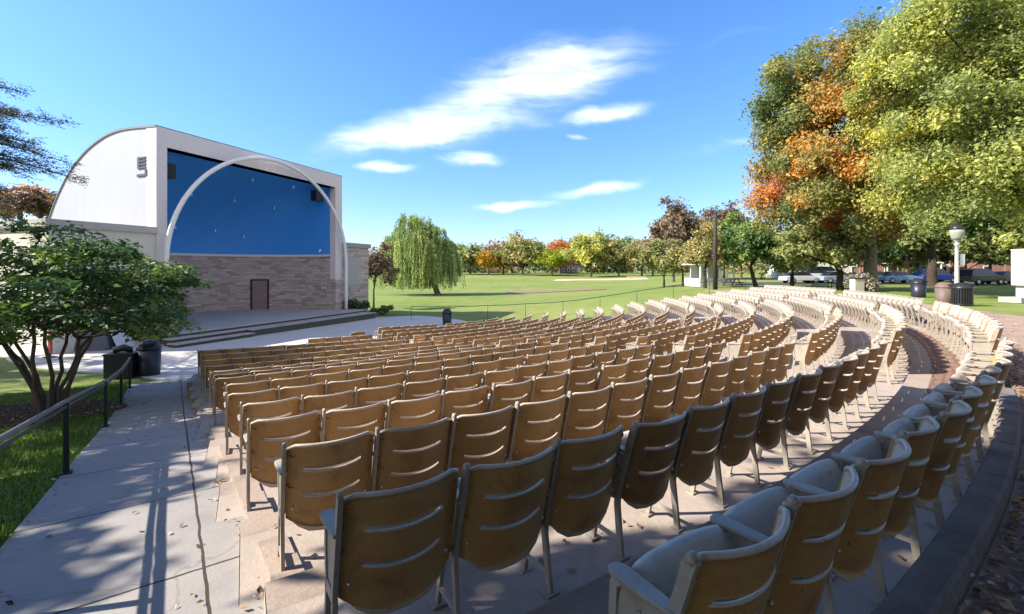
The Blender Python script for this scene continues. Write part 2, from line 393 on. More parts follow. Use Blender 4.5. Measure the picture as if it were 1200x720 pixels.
def ground_z(x, y):
    x = np.asarray(x, float); y = np.asarray(y, float)
    dx, dy = x - CX, y - CY
    R = np.hypot(dx, dy); phi = np.degrees(np.arctan2(dy, dx))
    prof = np.interp(R, [0, 15, 17.6, 20.8, 23.6, 27.2, 30, 32.4, 33.6, 38, 60, 120], [3.38, 3.38, 3.3, 3.14, 2.84, 2.35, 2.0, 1.76, 1.63, 1.64, 1.72, 1.8])
    prof = prof + np.clip(0.010 * (y - 14), 0, 0.16) * np.clip((30 - R) / 8, 0, 1)
    s = dx * .936 - dy * .351
    lawn = np.interp(s, [-40, 5, 15, 31, 45], [3.95, 3.7, 3.2, 1.85, 1.75])
    lawn = lawn - np.clip((y - 90) / 90, 0, 1) * np.clip(lawn - 1.75, 0, 2.1)
    w = smooth((phi - 2) / 40) * smooth((R - 8) / 10)
    w = np.where((phi > 150) | (phi < -140), 0, w)
    b = prof * (1 - w) + lawn * w
    return EYE - b

def gz(x, y): return float(ground_z(x, y))

# ------------------------------------------------------------------ terrain
def axis(lo, hi, fine_lo, fine_hi, step, grow=1.16):
    mid = list(np.arange(fine_lo, fine_hi + 1e-6, step)); out = mid[:]
    d = step; v = fine_hi
    while v < hi: d *= grow; v += d; out.append(min(v, hi))
    d = step; v = fine_lo; left = []
    while v > lo: d *= grow; v -= d; left.append(max(v, lo))
    return np.array(left[::-1] + out)
xs = axis(-2500, 2500, -34, 50, 0.8); ys = axis(-600, 4000, -14, 60, 0.8)
GX, GY = np.meshgrid(xs, ys)
GZ = ground_z(GX, GY)
Rg = np.hypot(GX - CX, GY - CY); Pg = np.degrees(np.arctan2(GY - CY, GX - CX))
inside = (Rg > 17.0) & (Rg < 32.8) & (Pg > np.interp(Rg, R_[::-1][2:], PH[::-1][2:]) + 2.0) & (Pg < -2)
GZ = np.where(inside, GZ - 0.7, GZ)
d2 = np.hypot(GX, GY)
GZ = GZ + np.where(d2 > 260, np.minimum((d2 - 260) * 0.004, 6), 0)
nx, ny = len(xs), len(ys)
me = bpy.data.meshes.new('ground')
idx = np.arange(nx * ny).reshape(ny, nx)
quads = np.stack([idx[:-1, :-1], idx[:-1, 1:], idx[1:, 1:], idx[1:, :-1]], -1).reshape(-1, 4)
def raw_mesh(me, V, Q, mats, smooth_=False, tint=None):
    me.vertices.add(len(V)); me.vertices.foreach_set('co', np.ascontiguousarray(V, np.float32).ravel())
    k = Q.shape[1]
    me.loops.add(Q.size); me.loops.foreach_set('vertex_index', Q.astype(np.int32).ravel())
    me.polygons.add(len(Q)); me.polygons.foreach_set('loop_start', np.arange(0, Q.size, k, dtype=np.int32))
    me.polygons.foreach_set('use_smooth', np.full(len(Q), smooth_))
    for m in mats: me.materials.append(m)
    if tint is not None:
        a = me.attributes.new('tint', 'FLOAT', 'FACE'); a.data.foreach_set('value', tint.astype(np.float32))
    me.update(calc_edges=True); me.validate()
raw_mesh(me, np.stack([GX, GY, GZ], -1).reshape(-1, 3), quads, [M['grass']], True)
tag(link(bpy.data.objects.new('ground', me)), kind='structure')

def sheet(name, fn, us, vs, m, lift=0.03, kind='structure', loc=None, rz=0.0, zf=None, thick=0.0):
    """grid sheet following the ground; fn(u,v)->(x,y) in world"""
    V = []; 
    for v in vs:
        for u in us:
            x, y = fn(u, v); z = (zf or gz)(x, y) + lift
            V.append((x, y, z))
    V = np.array(V)
    if loc is not None:
        c, s_ = math.cos(-rz), math.sin(-rz)
        X = V[:, 0] - loc[0]; Yv = V[:, 1] - loc[1]
        V = np.stack([X * c - Yv * s_, X * s_ + Yv * c, V[:, 2]], -1)
    n, k = len(us), len(vs)
    ii = np.arange(n * k).reshape(k, n)
    Q = np.stack([ii[:-1, :-1], ii[:-1, 1:], ii[1:, 1:], ii[1:, :-1]], -1).reshape(-1, 4)
    # edges of the slab go down so it has thickness
    rim = list(ii[0, :]) + list(ii[1:, -1]) + list(ii[-1, ::-1][1:]) + list(ii[1:-1, 0][::-1])
    low = V[rim].copy(); low[:, 2] -= 0.25
    b = len(V); V = np.concatenate([V, low])
    r = len(rim)
    Q2 = np.array([(rim[i], b + i, b + (i + 1) % r, rim[(i + 1) % r]) for i in range(r)])
    me = bpy.data.meshes.new(name)
    raw_mesh(me, V, np.concatenate([Q, Q2]), [m])
    o = link(bpy.data.objects.new(name, me))
    if loc is not None:
        o.location = (loc[0], loc[1], 0); o.rotation_euler = (0, 0, rz)
    return tag(o, kind=kind)

# walkway down the end of the rows
L0 = (-0.67, 1.73); LD = (-0.596, 0.803); LN = (0.803, 0.596)
def along(n_, t): return (L0[0] + LD[0] * t + LN[0] * n_, L0[1] + LD[1] * t + LN[1] * n_)
rz_path = math.atan2(-LD[0], LD[1])
sheet('walkway', along, np.linspace(-1.5, 0.35, 10), np.linspace(-6, 15.0, 60), M['path'], 0.035, loc=L0, rz=rz_path)
def pol(r, p): return (CX + r * math.cos(math.radians(p)), CY + r * math.sin(math.radians(p)))
def plaza_out(p): return float(np.interp(p, [-150, -100, -85, -72, -66, -20, 8, 30], [10, 12.2, 14.0, 15.6, 17.6, 18.0, 14.0, 11]))
sheet('plaza', lambda u, p: pol(3.0 + (plaza_out(p) - 3.0) * u, p), np.linspace(0, 1, 26), np.linspace(-150, 27, 120), M['plaza'], 0.03)
sheet('ring_path', lambda r, p: pol(r, p), np.linspace(33.655, 37.6, 10), np.linspace(-75, 12, 140), M['ring'], 0.03)
sheet('mulch_bed', lambda r, a: (-10.3 + r * 1.9 * math.cos(a), 9.6 + r * 1.3 * math.sin(a)), np.linspace(0.02, 1, 8), np.linspace(0, 2 * PI, 40), M['mulch'], 0.05)
sheet('road', lambda x, y: (x, y), np.linspace(25, 150, 60), np.linspace(52.5, 62.5, 6), M['road'], 0.05)
sheet('sand_strip', lambda u, v: (10.5 + u * 25 + v * 2, 118 + v * 9 + 3 * math.sin(u * 3)), np.linspace(0, 1, 30), np.linspace(0, 1, 5), M['sand'], 0.16)
sheet('infield_dirt', lambda u, v: (-1 + u * 16, 70 + v * 11 + 2 * u), np.linspace(0, 1, 20), np.linspace(0, 1, 6), surf('infield', (0.22, 0.17, 0.085), 0.9, 0.2, 0.3, 0.1), 0.09)

# terraces
tb = MB(); cb = MB(); bk = MB(); bkuv = []
NA = 110
for k in range(NROW):
    ro = R_[k] + BACK; ri = ro - 1.064
    if k == 0: ro = R_[0] - 0.045
    p0 = PH[k] - math.degrees(0.22 / R_[k]); p1 = PH_END + math.degrees(0.5 / R_[k])
    rads = [ri - 0.012, ri + 0.24, R_[k] - 0.30, ro]
    rings = [[], [], [], []]
    for a in np.linspace(p0, p1, NA):
        z = floor_z(k, CY + R_[k] * math.sin(math.radians(a)))
        for q, rr_ in enumerate(rads):
            x, y = pol(rr_, a); rings[q].append((x, y, z))
    n = NA
    def strip(mb, A, Bv): mb.add(A + Bv, [(i, i + 1, n + i + 1, n + i) for i in range(n - 1)])
    low0 = [(p[0], p[1], p[2] - 0.14) for p in rings[0]]; low1 = [(p[0], p[1], p[2] - 0.9) for p in low0]
    skt = [(p[0], p[1], p[2] - 0.002) for p in rings[3]]; strip(tb, skt, [(p[0], p[1], p[2] - 0.9) for p in skt])
    strip(cb, rings[0], rings[1]); strip(cb, low0, rings[0]); strip(tb, low1, low0)
    strip(bk if k == 0 else tb, rings[1], rings[2]); strip(tb, rings[2], rings[3])
    arcs = np.radians(np.linspace(p0, p1, NA)) * R_[k]
    if k == 0: bkuv += [(u, rads[1]) for u in arcs] + [(u, rads[2]) for u in arcs]
    for e in (0, n - 1):                     # end faces
        a = rings[3][e]; b = rings[0][e]
        sgn = -1 if e == 0 else 1
        ox, oy = pol(0.004 * sgn, p0 + 90) if e == 0 else pol(0.004, p1 + 90)
        ox -= CX; oy -= CY
        a = (a[0] + ox, a[1] + oy, a[2] + 0.001); b = (b[0] + ox, b[1] + oy, b[2] + 0.001)
        tb.add([a, b, (b[0], b[1], b[2] - 0.9), (a[0], a[1], a[2] - 0.9)], [(0, 1, 2, 3) if e == 0 else (3, 2, 1, 0)])
tag(tb.build('seating_terrace', M['tier'], fix=False), kind='structure')
tag(cb.build('terrace_coping', M['coping'], fix=False), kind='structure')
bo = bk.build('terrace_brick_paving', M['brick'], fix=False); tag(bo, kind='structure')
uvl = bo.data.uv_layers.new(name='UVMap')
for p in bo.data.polygons:
    for li in p.loop_indices: uvl.data[li].uv = bkuv[bo.data.loops[li].vertex_index]
# kerb at the walkway side of the rows
kb = MB()
for i in range(40):
    t0, t1 = i * 0.33 - 3, (i + 1) * 0.33 - 3 - 0.006
    for n0, n1, hgt in ((-0.05, 0.12, 0.10),):
        q = [along(n0, t0), along(n1, t0), along(n1, t1), along(n0, t1)]
        z = max(gz(*along(-0.3, (t0 + t1) / 2)) + hgt, -1)
        kb.add([(x, y, z) for x, y in q] + [(x, y, z - 0.6) for x, y in q], [(0, 1, 2, 3), (0, 1, 5, 4), (1, 2, 6, 5), (2, 3, 7, 6), (3, 0, 4, 7)])
tag(kb.build('walkway_kerb', M['coping']), kind='structure')
# rear kerb
rk = MB()
pp_ = np.arange(-70, 2, 1.55)
for i, a0 in enumerate(pp_):
    a1 = a0 + 1.54
    if a0 > -46.3 and a0 < -44.9: continue
    ring = []
    for a in np.linspace(a0, a1, 4):
        zf_ = floor_z(0, CY + R_[0] * math.sin(math.radians(max(a, -58)))) + 0.085 + 0.008 * random.uniform(-1, 1)
        for r, dz in ((33.49, -0.25), (33.49, 0.0), (33.505, 0.015), (33.63, 0.015), (33.65, 0.0), (33.665, -0.6)):
            x, y = pol(r, a); ring.append((x, y, zf_ + dz))
    fs = [(6 * j + q, 6 * j + q + 1, 6 * j + q + 7, 6 * j + q + 6) for j in range(3) for q in range(5)]
    fs += [tuple(range(6)), tuple(range(18, 24))]
    rk.add(ring, fs)
o = rk.build('rear_kerb', M['kerb']); tag(o, kind='structure')

# ------------------------------------------------------------------ seats
def seat_meshes(hi=True):
    """local frame: x across, y towards the stage, z up; origin on the floor below the top of the back"""
    hw = 0.246
    nu, nv = (18, 22) if hi else (6, 9)
    def surf_pt(u, z):
        uu = abs(u)
        y = (0.80 - z) * 0.24 + 0.088 * (uu ** 2.0) - 0.050
        return (u * hw, y, z)
    def zb(u): return 0.262 + 0.075 * abs(u) ** 2.6
    def zt(u): return 0.795 - 0.022 * max(0, abs(u) - 0.86) / 0.14
    us = np.linspace(-1, 1, nu + 1)
    sl = [0.27, 0.58] ; sw = 0.018 if hi else 0.03
    vlist = sorted(set(np.round(np.concatenate([np.linspace(0, 1, nv - 3)] + [[s - sw, s + sw] for s in sl]), 4)))
    vlist = [v for v in vlist if not any(abs(v - s) < sw - 1e-3 for s in sl)]
    bm = bmesh.new(); grid = {}
    for i, u in enumerate(us):
        for j, v in enumerate(vlist):
            arch = 0.018 * (1 - u * u)           # slots bow slightly
            z = zt(u) + (zb(u) - zt(u)) * v
            if 0.1 < v < 0.9: z -= arch * 0.6
            grid[i, j] = bm.verts.new(surf_pt(u, z))
    lo_u, hi_u = -0.66, 0.66
    for i in range(nu):
        uc = (us[i] + us[i + 1]) / 2
        for j in range(len(vlist) - 1):
            vc = (vlist[j] + vlist[j + 1]) / 2
            if any(abs(vc - s) < sw for s in sl) and lo_u < uc < hi_u: continue
            f = bm.faces.new((grid[i, j], grid[i + 1, j], grid[i + 1, j + 1], grid[i, j + 1])); f.smooth = True
    bmesh.ops.recalc_face_normals(bm, faces=bm.faces)
    # face +y : cream front; back copy set 12 mm behind
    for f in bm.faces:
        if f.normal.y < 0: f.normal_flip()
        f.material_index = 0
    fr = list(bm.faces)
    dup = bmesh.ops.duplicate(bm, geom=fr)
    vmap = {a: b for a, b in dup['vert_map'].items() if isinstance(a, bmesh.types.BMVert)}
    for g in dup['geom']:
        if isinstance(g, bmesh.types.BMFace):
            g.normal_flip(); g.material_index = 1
    for a in list(fr):
        pass
    done = set()
    for f in fr:
        for v in f.verts:
            if v in vmap and v not in done:
                done.add(v); vmap[v].co.y -= 0.014
    rim = [e for f in fr for e in f.edges if len([x for x in e.link_faces]) == 1]
    for e in set(rim):
        a, b = e.verts
        if a in vmap and b in vmap:
            try:
                f = bm.faces.new((a, b, vmap[b], vmap[a])); f.material_index = 0; f.smooth = False
            except ValueError: pass
    me_b = bpy.data.meshes.new('backrest')
    bm.to_mesh(me_b); bm.free()
    x = MB()
    x.v.append(np.array([v.co[:] for v in me_b.vertices])); x.n = len(me_b.vertices)
    for p in me_b.polygons:
        x.f.append(list(p.vertices)); x.m.append(p.material_index); x.sm.append(p.use_smooth)
    bpy.data.meshes.remove(me_b)
    sd = 8 if hi else 4
    # rolled top lip, rolled sides and slot lips
    nn = 13 if hi else 5
    top = [(u * hw * 1.0, surf_pt(u, zt(u))[1] - 0.007, zt(u) + 0.002) for u in np.linspace(-1, 1, nn)]
    x.tube(top, 0.0108, sd, 0)
    for s in sl:
        pth = []
        for u in np.linspace(lo_u - 0.03, hi_u + 0.03, 11 if hi else 4):
            z = zt(u) + (zb(u) - zt(u)) * (s + sw) - 0.018 * (1 - u * u) * 0.6
            p = surf_pt(u, z); pth.append((p[0], p[1] - 0.010, z - 0.002))
        x.tube(pth, 0.0062, 6 if hi else 3, 0)
    if hi:
        for sgn in (-1, 1):
            sd_p = [(surf_pt(sgn, z)[0], surf_pt(sgn, z)[1] - 0.007, z) for z in np.linspace(0.775, 0.37, 8)]
            x.tube(sd_p, 0.0095, 6, 1)
            for zz in (0.742, 0.545):            # ring lugs that fix the back to the standards
                yl = surf_pt(1, zz)[1]
                pth = [(sgn * (0.222 + 0.020 * math.cos(a)), yl - 0.030 + 0.006 * math.cos(a), zz + 0.014 * math.sin(a)) for a in np.linspace(0, 2 * PI, 11)]
                x.tube(pth, 0.0052, 5, 1, cap=False)
            bz = 0.405; p = surf_pt(sgn * 0.86, bz)
            x.lathe([(0.0, -0.0), (0.011, 0.0), (0.011, 0.006), (0.0, 0.010)], (0, 0, 0), 8, 2)
            b = x.v[-1].copy(); x.v[-1] = np.stack([b[:, 0] + p[0], -b[:, 2] + p[1] - 0.013, b[:, 1] + p[2]], -1)
    # seat pan, modelled flat about its pivot and sprung up when placed
    y_ = MB()
    prof = [(-0.165, -0.006), (-0.12, 0.0), (-0.05, -0.002), (0.03, 0.0), (0.11, 0.006), (0.18, 0.016), (0.225, 0.026), (0.255, 0.026), (0.278, 0.014), (0.286, -0.004), (0.280, -0.022), (0.258, -0.034), (0.20, -0.038), (0.11, -0.040), (0.02, -0.042), (-0.06, -0.040), (-0.13, -0.030), (-0.165, -0.018)]
    if not hi: prof = prof[::2]
    npf = len(prof); xsn = [-0.217, -0.214, -0.205, -0.18, -0.12, -0.04, 0.04, 0.12, 0.18, 0.205, 0.214, 0.217] if hi else [-0.212, -0.12, 0.12, 0.212]
    vs = []
    for xx in xsn:
        e = min(1, (0.2175 - abs(xx)) / 0.035)
        sc = (0.30 + 0.70 * math.sqrt(max(0, e * (2 - e)))) if hi else 0.8
        rear = 1 - 0.62 * (abs(xx) / 0.217) ** 3.2
        front = 1 - 0.05 * (abs(xx) / 0.217) ** 4
        for a_, b_ in prof:
            vs.append((xx, a_ * (rear if a_ < 0 else front), -0.008 + (b_ + 0.008) * sc + 0.018 * (xx / 0.217) ** 2))
    fs = []
    for i in range(len(xsn) - 1):
        for j in range(npf):
            a = i * npf + j; b = i * npf + (j + 1) % npf
            fs.append((a, b, b + npf, a + npf))
    fs += [tuple(range(npf)), tuple(range((len(xsn) - 1) * npf, len(xsn) * npf))]
    if not hi:
        c6, s6 = math.cos(math.radians(64)), math.sin(math.radians(64))
        vs = [(p, 0.160 + q * c6 - w_ * s6, 0.375 + q * s6 + w_ * c6) for p, q, w_ in vs]
    y_.add(vs, fs, 0, True)
    # standard (cast frame at one side) centred on x=0
    st = MB()
    st.bar([(0, -0.004, 0.815), (0, 0.004, 0.80), (0, 0.055, 0.62), (0, 0.115, 0.40), (0, 0.120, 0.30), (0, 0.085, 0.012)], 0.021, 0.036)
    st.bar([(0, 0.235, 0.622), (0, 0.265, 0.595), (0, 0.268, 0.50), (0, 0.255, 0.38), (0, 0.258, 0.30), (0, 0.315, 0.012)], 0.022, 0.030)
    if hi:
        st.lathe([(0, -0.014), (0.017, -0.011), (0.017, 0.011), (0, 0.014)], (0, 0, 0), 14)
        b = st.v[-1].copy(); st.v[-1] = np.stack([b[:, 2] * 0.93, b[:, 0] + 0.000, b[:, 1] + 0.813], -1)
        st.bar([(0, 0.11, 0.36), (0, 0.26, 0.345)], 0.022, 0.05)
        st.add([(sx_, y_2, z_2) for sx_ in (-0.004, 0.004) for y_2, z_2 in ((0.07, 0.618), (0.235, 0.612), (0.256, 0.52), (0.245, 0.37), (0.115, 0.37))], [(0, 1, 2, 3, 4), (9, 8, 7, 6, 5)] + [(i, (i + 1) % 5, 5 + (i + 1) % 5, 5 + i) for i in range(5)])
        st.bar([(0, 0.10, 0.10), (0, 0.295, 0.10)], 0.016, 0.022)
        st.box((0, 0.085, 0.007), (0.075, 0.065, 0.012)); st.box((0, 0.318, 0.007), (0.075, 0.065, 0.012))
    # armrest
    ar = MB()
    w0 = 0.030; out = []
    if hi:
        pf = [(0.035, 0.020), (0.12, 0.027), (0.20, 0.032), (0.25, 0.033), (0.272, 0.027), (0.283, 0.014)]
        outline = [(-w, yy) for yy, w in pf] + [(w, yy) for yy, w in reversed(pf)]
    else:
        outline = [(-0.026, 0.04), (-0.03, 0.28), (0.03, 0.28), (0.026, 0.04)]
    ar.prism(outline, 0.0, 0.016, lambda a, b, h: (a, b, 0.632 - 0.02 * (b - 0.03) + h))
    return x, y_, st, ar

bx, pn, st_, arm = seat_meshes(True)
def tmp(mb, name, mats, bevel=0.0):
    o = mb.build(name, mats, bevel=bevel)
    COL.objects.unlink(o); return o
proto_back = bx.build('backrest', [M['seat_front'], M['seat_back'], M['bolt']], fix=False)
proto_pan = pn.build('seat_pan', M['seat_front'])
proto_std = st_.build('standard', M['standard'])
proto_arm = arm.build('armrest', M['standard'], bevel=0.006)
for o in (proto_back, proto_pan, proto_std, proto_arm): COL.objects.unlink(o)

ORD = ['', 'first', 'second', 'third', 'fourth', 'fifth', 'sixth', 'seventh', 'eighth', 'ninth', 'tenth', 'eleventh', 'twelfth', 'thirteenth', 'fourteenth', 'fifteenth', 'sixteenth', 'seventeenth', 'eighteenth', 'nineteenth', 'twentieth', 'twenty-first']
seats = []
for k in range(NROW):
    cuts = [PH[k]] + [a for ai in AISLES for a in ai] + [PH_END]
    secs = [(cuts[2 * i], cuts[2 * i + 1], i) for i in range(4)]
    da = math.degrees(2 * math.asin(W / 2 / R_[k]))
    for a0, a1, si in secs:
        if a1 - a0 < da * 2 or a0 < PH[k] - 0.01 and si > 0:
            if PH[k] > a1: continue
            a0 = max(a0, PH[k])
        if PH[k] > a1: continue
        a0 = max(a0, PH[k])
        n = max(int((a1 - a0) / da + 0.25), 0)
        for i in range(n):
            a = a0 + da * (i + 0.5)
            x, y = pol(R_[k], a)
            seats.append(dict(k=k, si=si, i=i, n=n, a=a, x=x, y=y, z=floor_z(k, y)))
def inframe(s):
    if s['y'] < 0.75: return False
    u = 600 + F * s['x'] / s['y']; v = 316 + F * (EYE - s['z'] - 0.5) / s['y']
    return -40 < u < 1260 and v < 830
vis = [s for s in seats if inframe(s) or (s['y'] < 3 and s['x'] < 5 and s['y'] > 0.35)]
vis.sort(key=lambda s: math.hypot(s['x'], s['y']))
near, far = vis[:300], vis[300:]
WHERE = ['from the walkway end', 'past the first aisle', 'past the second aisle', 'past the third aisle']
for j, s in enumerate(near):
    a = math.radians(s['a']); fx, fy = -math.cos(a), -math.sin(a)
    row = ('in the row along the stone kerb' if s['k'] == 0 else 'in the %s row below the stone kerb' % ORD[s['k']])
    lab = 'tan slatted seat, %s %s %s' % (ORD[min(s['i'] + 1, 21)], WHERE[s['si']], row)
    root = thing('auditorium_seat', lab, 'seat', (s['x'], s['y'], s['z']), math.atan2(-fx, fy), 'auditorium seats in curved rows')
    tilt = random.gauss(0, 0.018)
    root.rotation_euler = (tilt, 0, root.rotation_euler[2] + random.gauss(0, 0.008))
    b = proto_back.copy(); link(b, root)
    p = proto_pan.copy(); link(p, root); p.location = (0, 0.160, 0.375); p.rotation_euler = (math.radians(max(38, min(70, random.gauss(63, 4)))), 0, 0)
    ends = [-W / 2] + ([W / 2] if s['i'] == s['n'] - 1 else [])
    for ex in ends:
        t = proto_std.copy(); link(t, root); t.location = (ex, 0, 0)
        r = proto_arm.copy(); link(r, root); r.location = (ex, 0, 0)
lx = seat_meshes(False)
Vs = []; fm = MB()
def low_arrays(mb): return np.concatenate(mb.v), mb.f, mb.m, mb.sm
LOW = [low_arrays(m) for m in lx]; off = [0, 0, 2, 2]
for s in far:
    a = math.radians(s['a']); fx, fy = -math.cos(a), -math.sin(a); th = math.atan2(-fx, fy); c, s_ = math.cos(th), math.sin(th)
    def put(A, dx, base):
        V, fcs, mi, sm = A
        X = V[:, 0] + dx; Y2 = V[:, 1]
        P = np.stack([s['x'] + X * c - Y2 * s_, s['y'] + X * s_ + Y2 * c, s['z'] + V[:, 2]], -1)
        n0 = fm.n; fm.v.append(P); fm.n += len(P)
        fm.f += [[q + n0 for q in f] for f in fcs]; fm.m += [base + m for m in mi]; fm.sm += sm
    put(LOW[0], 0, 0); put(LOW[1], 0, 0)
    for ex in [-W / 2] + ([W / 2] if s['i'] == s['n'] - 1 else []):
        put(LOW[2], ex, 2); put(LOW[3], ex, 2)
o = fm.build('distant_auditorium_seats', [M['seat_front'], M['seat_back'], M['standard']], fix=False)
tag(o, kind='stuff')

# ------------------------------------------------------------------ bandshell
E = (.351, .936); NO = (.936, -.351); P0 = (-17.05, 21.8); BW = 12.64
def B(a, o, z): return (P0[0] + a * E[0] + o * NO[0], P0[1] + a * E[1] + o * NO[1], z)
FZ = 0.46
shell = thing('bandshell', 'white bandshell with curved roof, blue inside and stone lower wall behind the plaza', 'bandshell', B(BW / 2, 0, 0))
base_loc = Vector(shell.location)
def sub(mb, name, mats, parent, bevel=0.0, uvfn=None):
    mb.v = [np.asarray(v) - np.array(base_loc) for v in mb.v] if parent is not None and parent in FAM else mb.v
    o = mb.build(name, mats, parent, bevel)
    if parent is not None and parent in FAM: FAM.append(o)
    if uvfn:
        me = o.data; uv = me.uv_layers.new(name='UVMap')
        for p in me.polygons:
            for li in p.loop_indices:
                co = me.vertices[me.loops[li].vertex_index].co + (base_loc if o in FAM else Vector((0, 0, 0)))
                uv.data[li].uv = uvfn(co, p)
    return o
FAM = [shell]
prof = [(0, 10.32), (2.1, 10.42), (3.2, 10.36), (4.15, 10.16), (5.3, 9.72), (6.35, 9.1), (7.1, 8.48), (7.8, 7.72), (8.5, 6.75), (9.05, 5.7), (9.45, 4.5), (9.75, 2.8), (9.85, 0.0)]
def smoothprof(p, n=5):
    out = []
    P = [p[0]] + p + [p[-1]]
    for i in range(1, len(P) - 2):
        for k in range(n):
            t = k / n
            q = [0.5 * (2 * P[i][d] + (P[i + 1][d] - P[i - 1][d]) * t + (2 * P[i - 1][d] - 5 * P[i][d] + 4 * P[i + 1][d] - P[i + 2][d]) * t * t + (3 * P[i][d] - P[i - 1][d] - 3 * P[i + 1][d] + P[i + 2][d]) * t ** 3) for d in (0, 1)]
            out.append(tuple(q))
    out.append(p[-1]); return out
sp = smoothprof(prof)
for nm, a0, a1 in (('side_wall', 0.0, 0.35), ('side_wall', BW - 0.35, BW)):
    mb = MB(); outl = [(0.02, 0.0)] + [(d + 0.02 if i == 0 else d, z - 0.06) for i, (d, z) in enumerate(sp)]
    n = len(outl)
    vs = [B(a0, -d, z) for d, z in outl] + [B(a1, -d, z) for d, z in outl]
    mb.add(vs, [tuple(range(n)), tuple(range(n, 2 * n))[::-1]] + [(i, (i + 1) % n, n + (i + 1) % n, n + i) for i in range(n)])
    sub(mb, nm, M['white_wall'], shell)
# roof skin, slightly overhanging, with a dark metal edge
mb = MB(); n = len(sp)
vs = []
for a in (-0.05, BW + 0.05):
    vs += [B(a, -d + (0.03 if i == 0 else 0), z) for i, (d, z) in enumerate(sp)]
    vs += [B(a, -d + (0.03 if i == 0 else 0), z - 0.10) for i, (d, z) in enumerate(sp)]
fs = []
for i in range(n - 1):
    fs += [(i, i + 1, 2 * n + i + 1, 2 * n + i), (n + i, n + i + 1, 3 * n + i + 1, 3 * n + i), (i, i + 1, n + i + 1, n + i), (2 * n + i, 2 * n + i + 1, 3 * n + i + 1, 3 * n + i)]
fs += [(0, n, 3 * n, 2 * n), (n - 1, 2 * n - 1, 4 * n - 1, 3 * n - 1)]
mb.add(vs, fs)
sub(mb, 'roof', surf('roof_metal', (0.17, 0.17, 0.19), 0.5, 0.2, 2, 0.05), shell)
# front portal: two jambs and head
OL, OR, OT = 0.47, 11.98, 9.36
def slab(mb, a0, a1, o0, o1, z0, z1, mi=0):
    return mb.add([B(a0, o0, z0), B(a1, o0, z0), B(a1, o1, z0), B(a0, o1, z0), B(a0, o0, z1), B(a1, o0, z1), B(a1, o1, z1), B(a0, o1, z1)], [(3, 2, 1, 0), (4, 5, 6, 7), (0, 1, 5, 4), (1, 2, 6, 5), (2, 3, 7, 6), (3, 0, 4, 7)], mi)
mb = MB()
slab(mb, -0.02, OL, -0.7, 0.05, 2.7, OT); slab(mb, OR, BW + 0.02, -0.7, 0.05, 2.7, OT); slab(mb, -0.02, BW + 0.02, -0.7, 0.05, OT, 10.27)
sub(mb, 'portal_frame', M['frame_wall'], shell)
def uv_front(co, p): 
    v = co - Vector((P0[0], P0[1], 0)); return (v.x * E[0] + v.y * E[1] + 0.7 * (v.x * NO[0] + v.y * NO[1]), co.z)
for a0, a1 in ((-0.04, OL + 0.01), (OR - 0.01, BW + 0.04)):
    mb = MB(); slab(mb, a0, a1, -0.75, 0.075, -0.2, 2.7)
    sub(mb, 'stone_pier', M['stone'], shell, uvfn=uv_front)
# curved back wall
MID, HA, HD = (OL + OR) / 2, (OR - OL) / 2, 7.4
def curve_wall(z0, z1, shift=0.0, n=48, m=1):
    mb = MB(); vs = []; arc = [0.0]; pts = []
    for i in range(n + 1):
        th = PI * i / n
        pts.append((MID - (HA - shift) * math.cos(th), -0.45 - (HD - shift) * math.sin(th) ** 0.85))
    for i in range(n): arc.append(arc[-1] + math.dist(pts[i], pts[i + 1]))
    for z in (z0, z1): vs += [B(a, o, z) for a, o in pts]
    mb.add(vs, [(i, i + 1, n + 2 + i, n + 1 + i) for i in range(n)], 0, True)
    return mb, pts, arc
LEDGE = 4.47
def curved(name, z0, z1, m, shift=0.0):
    mb, pts, arc = curve_wall(z0, z1, shift)
    P2 = np.array([B(a, o, 0)[:2] for a, o in pts])
    def uvf(co, p):
        j = int(np.argmin((P2[:, 0] - co.x) ** 2 + (P2[:, 1] - co.y) ** 2)); return (arc[j], co.z)
    return sub(mb, name, m, shell, uvfn=uvf), pts
curved('stone_wall', FZ - 0.3, LEDGE - 0.08, M['stone'])
def dome_depth(z): return math.sqrt(max(0.0, 1 - ((z - LEDGE) / (OT + 0.10 - LEDGE)) ** 2))
mb, pts, arc = curve_wall(LEDGE, OT)
zr = [LEDGE + (OT + 0.012 - LEDGE) * math.sin(PI / 2 * i / 22) for i in range(23)]
dome = [[(a, -0.45 + (o + 0.45) * dome_depth(z), z) for a, o in pts] for z in zr]
mb = MB(); nn = len(pts)
mb.add([B(*p) for row in dome for p in row], [(i * nn + j, i * nn + j + 1, (i + 1) * nn + j + 1, (i + 1) * nn + j) for i in range(22) for j in range(nn - 1)], 0, True)
def uv_dome(co, p):
    v = co - Vector((P0[0], P0[1], 0)); return (v.x * E[0] + v.y * E[1], co.z)
sub(mb, 'blue_shell_wall', M['blue'], shell, uvfn=uv_dome)
n = len(pts)
mb = MB()
inner = [(MID - (HA - 0.10) * math.cos(PI * i / (n - 1)), -0.45 - (HD - 0.10) * math.sin(PI * i / (n - 1)) ** 0.85) for i in range(n)]
vs = [B(a, o, LEDGE + 0.02) for a, o in pts] + [B(a, o, LEDGE + 0.02) for a, o in inner] + [B(a, o, LEDGE - 0.13) for a, o in inner] + [B(a, o, LEDGE - 0.13) for a, o in pts]
mb.add(vs, [(k * n + i, k * n + i + 1, (k + 1) * n + i + 1, (k + 1) * n + i) for k in range(3) for i in range(n - 1)])
sub(mb, 'ledge', M['trim'], shell)
mb = MB(); mb.add([B(a, o, OT) for a, o, z in dome[-1]] + [B(OR, 0.0, OT), B(OL, 0.0, OT)], [tuple(range(n + 2))])
sub(mb, 'ceiling', M['blue'], shell, uvfn=lambda co, p: (co.x, co.y))
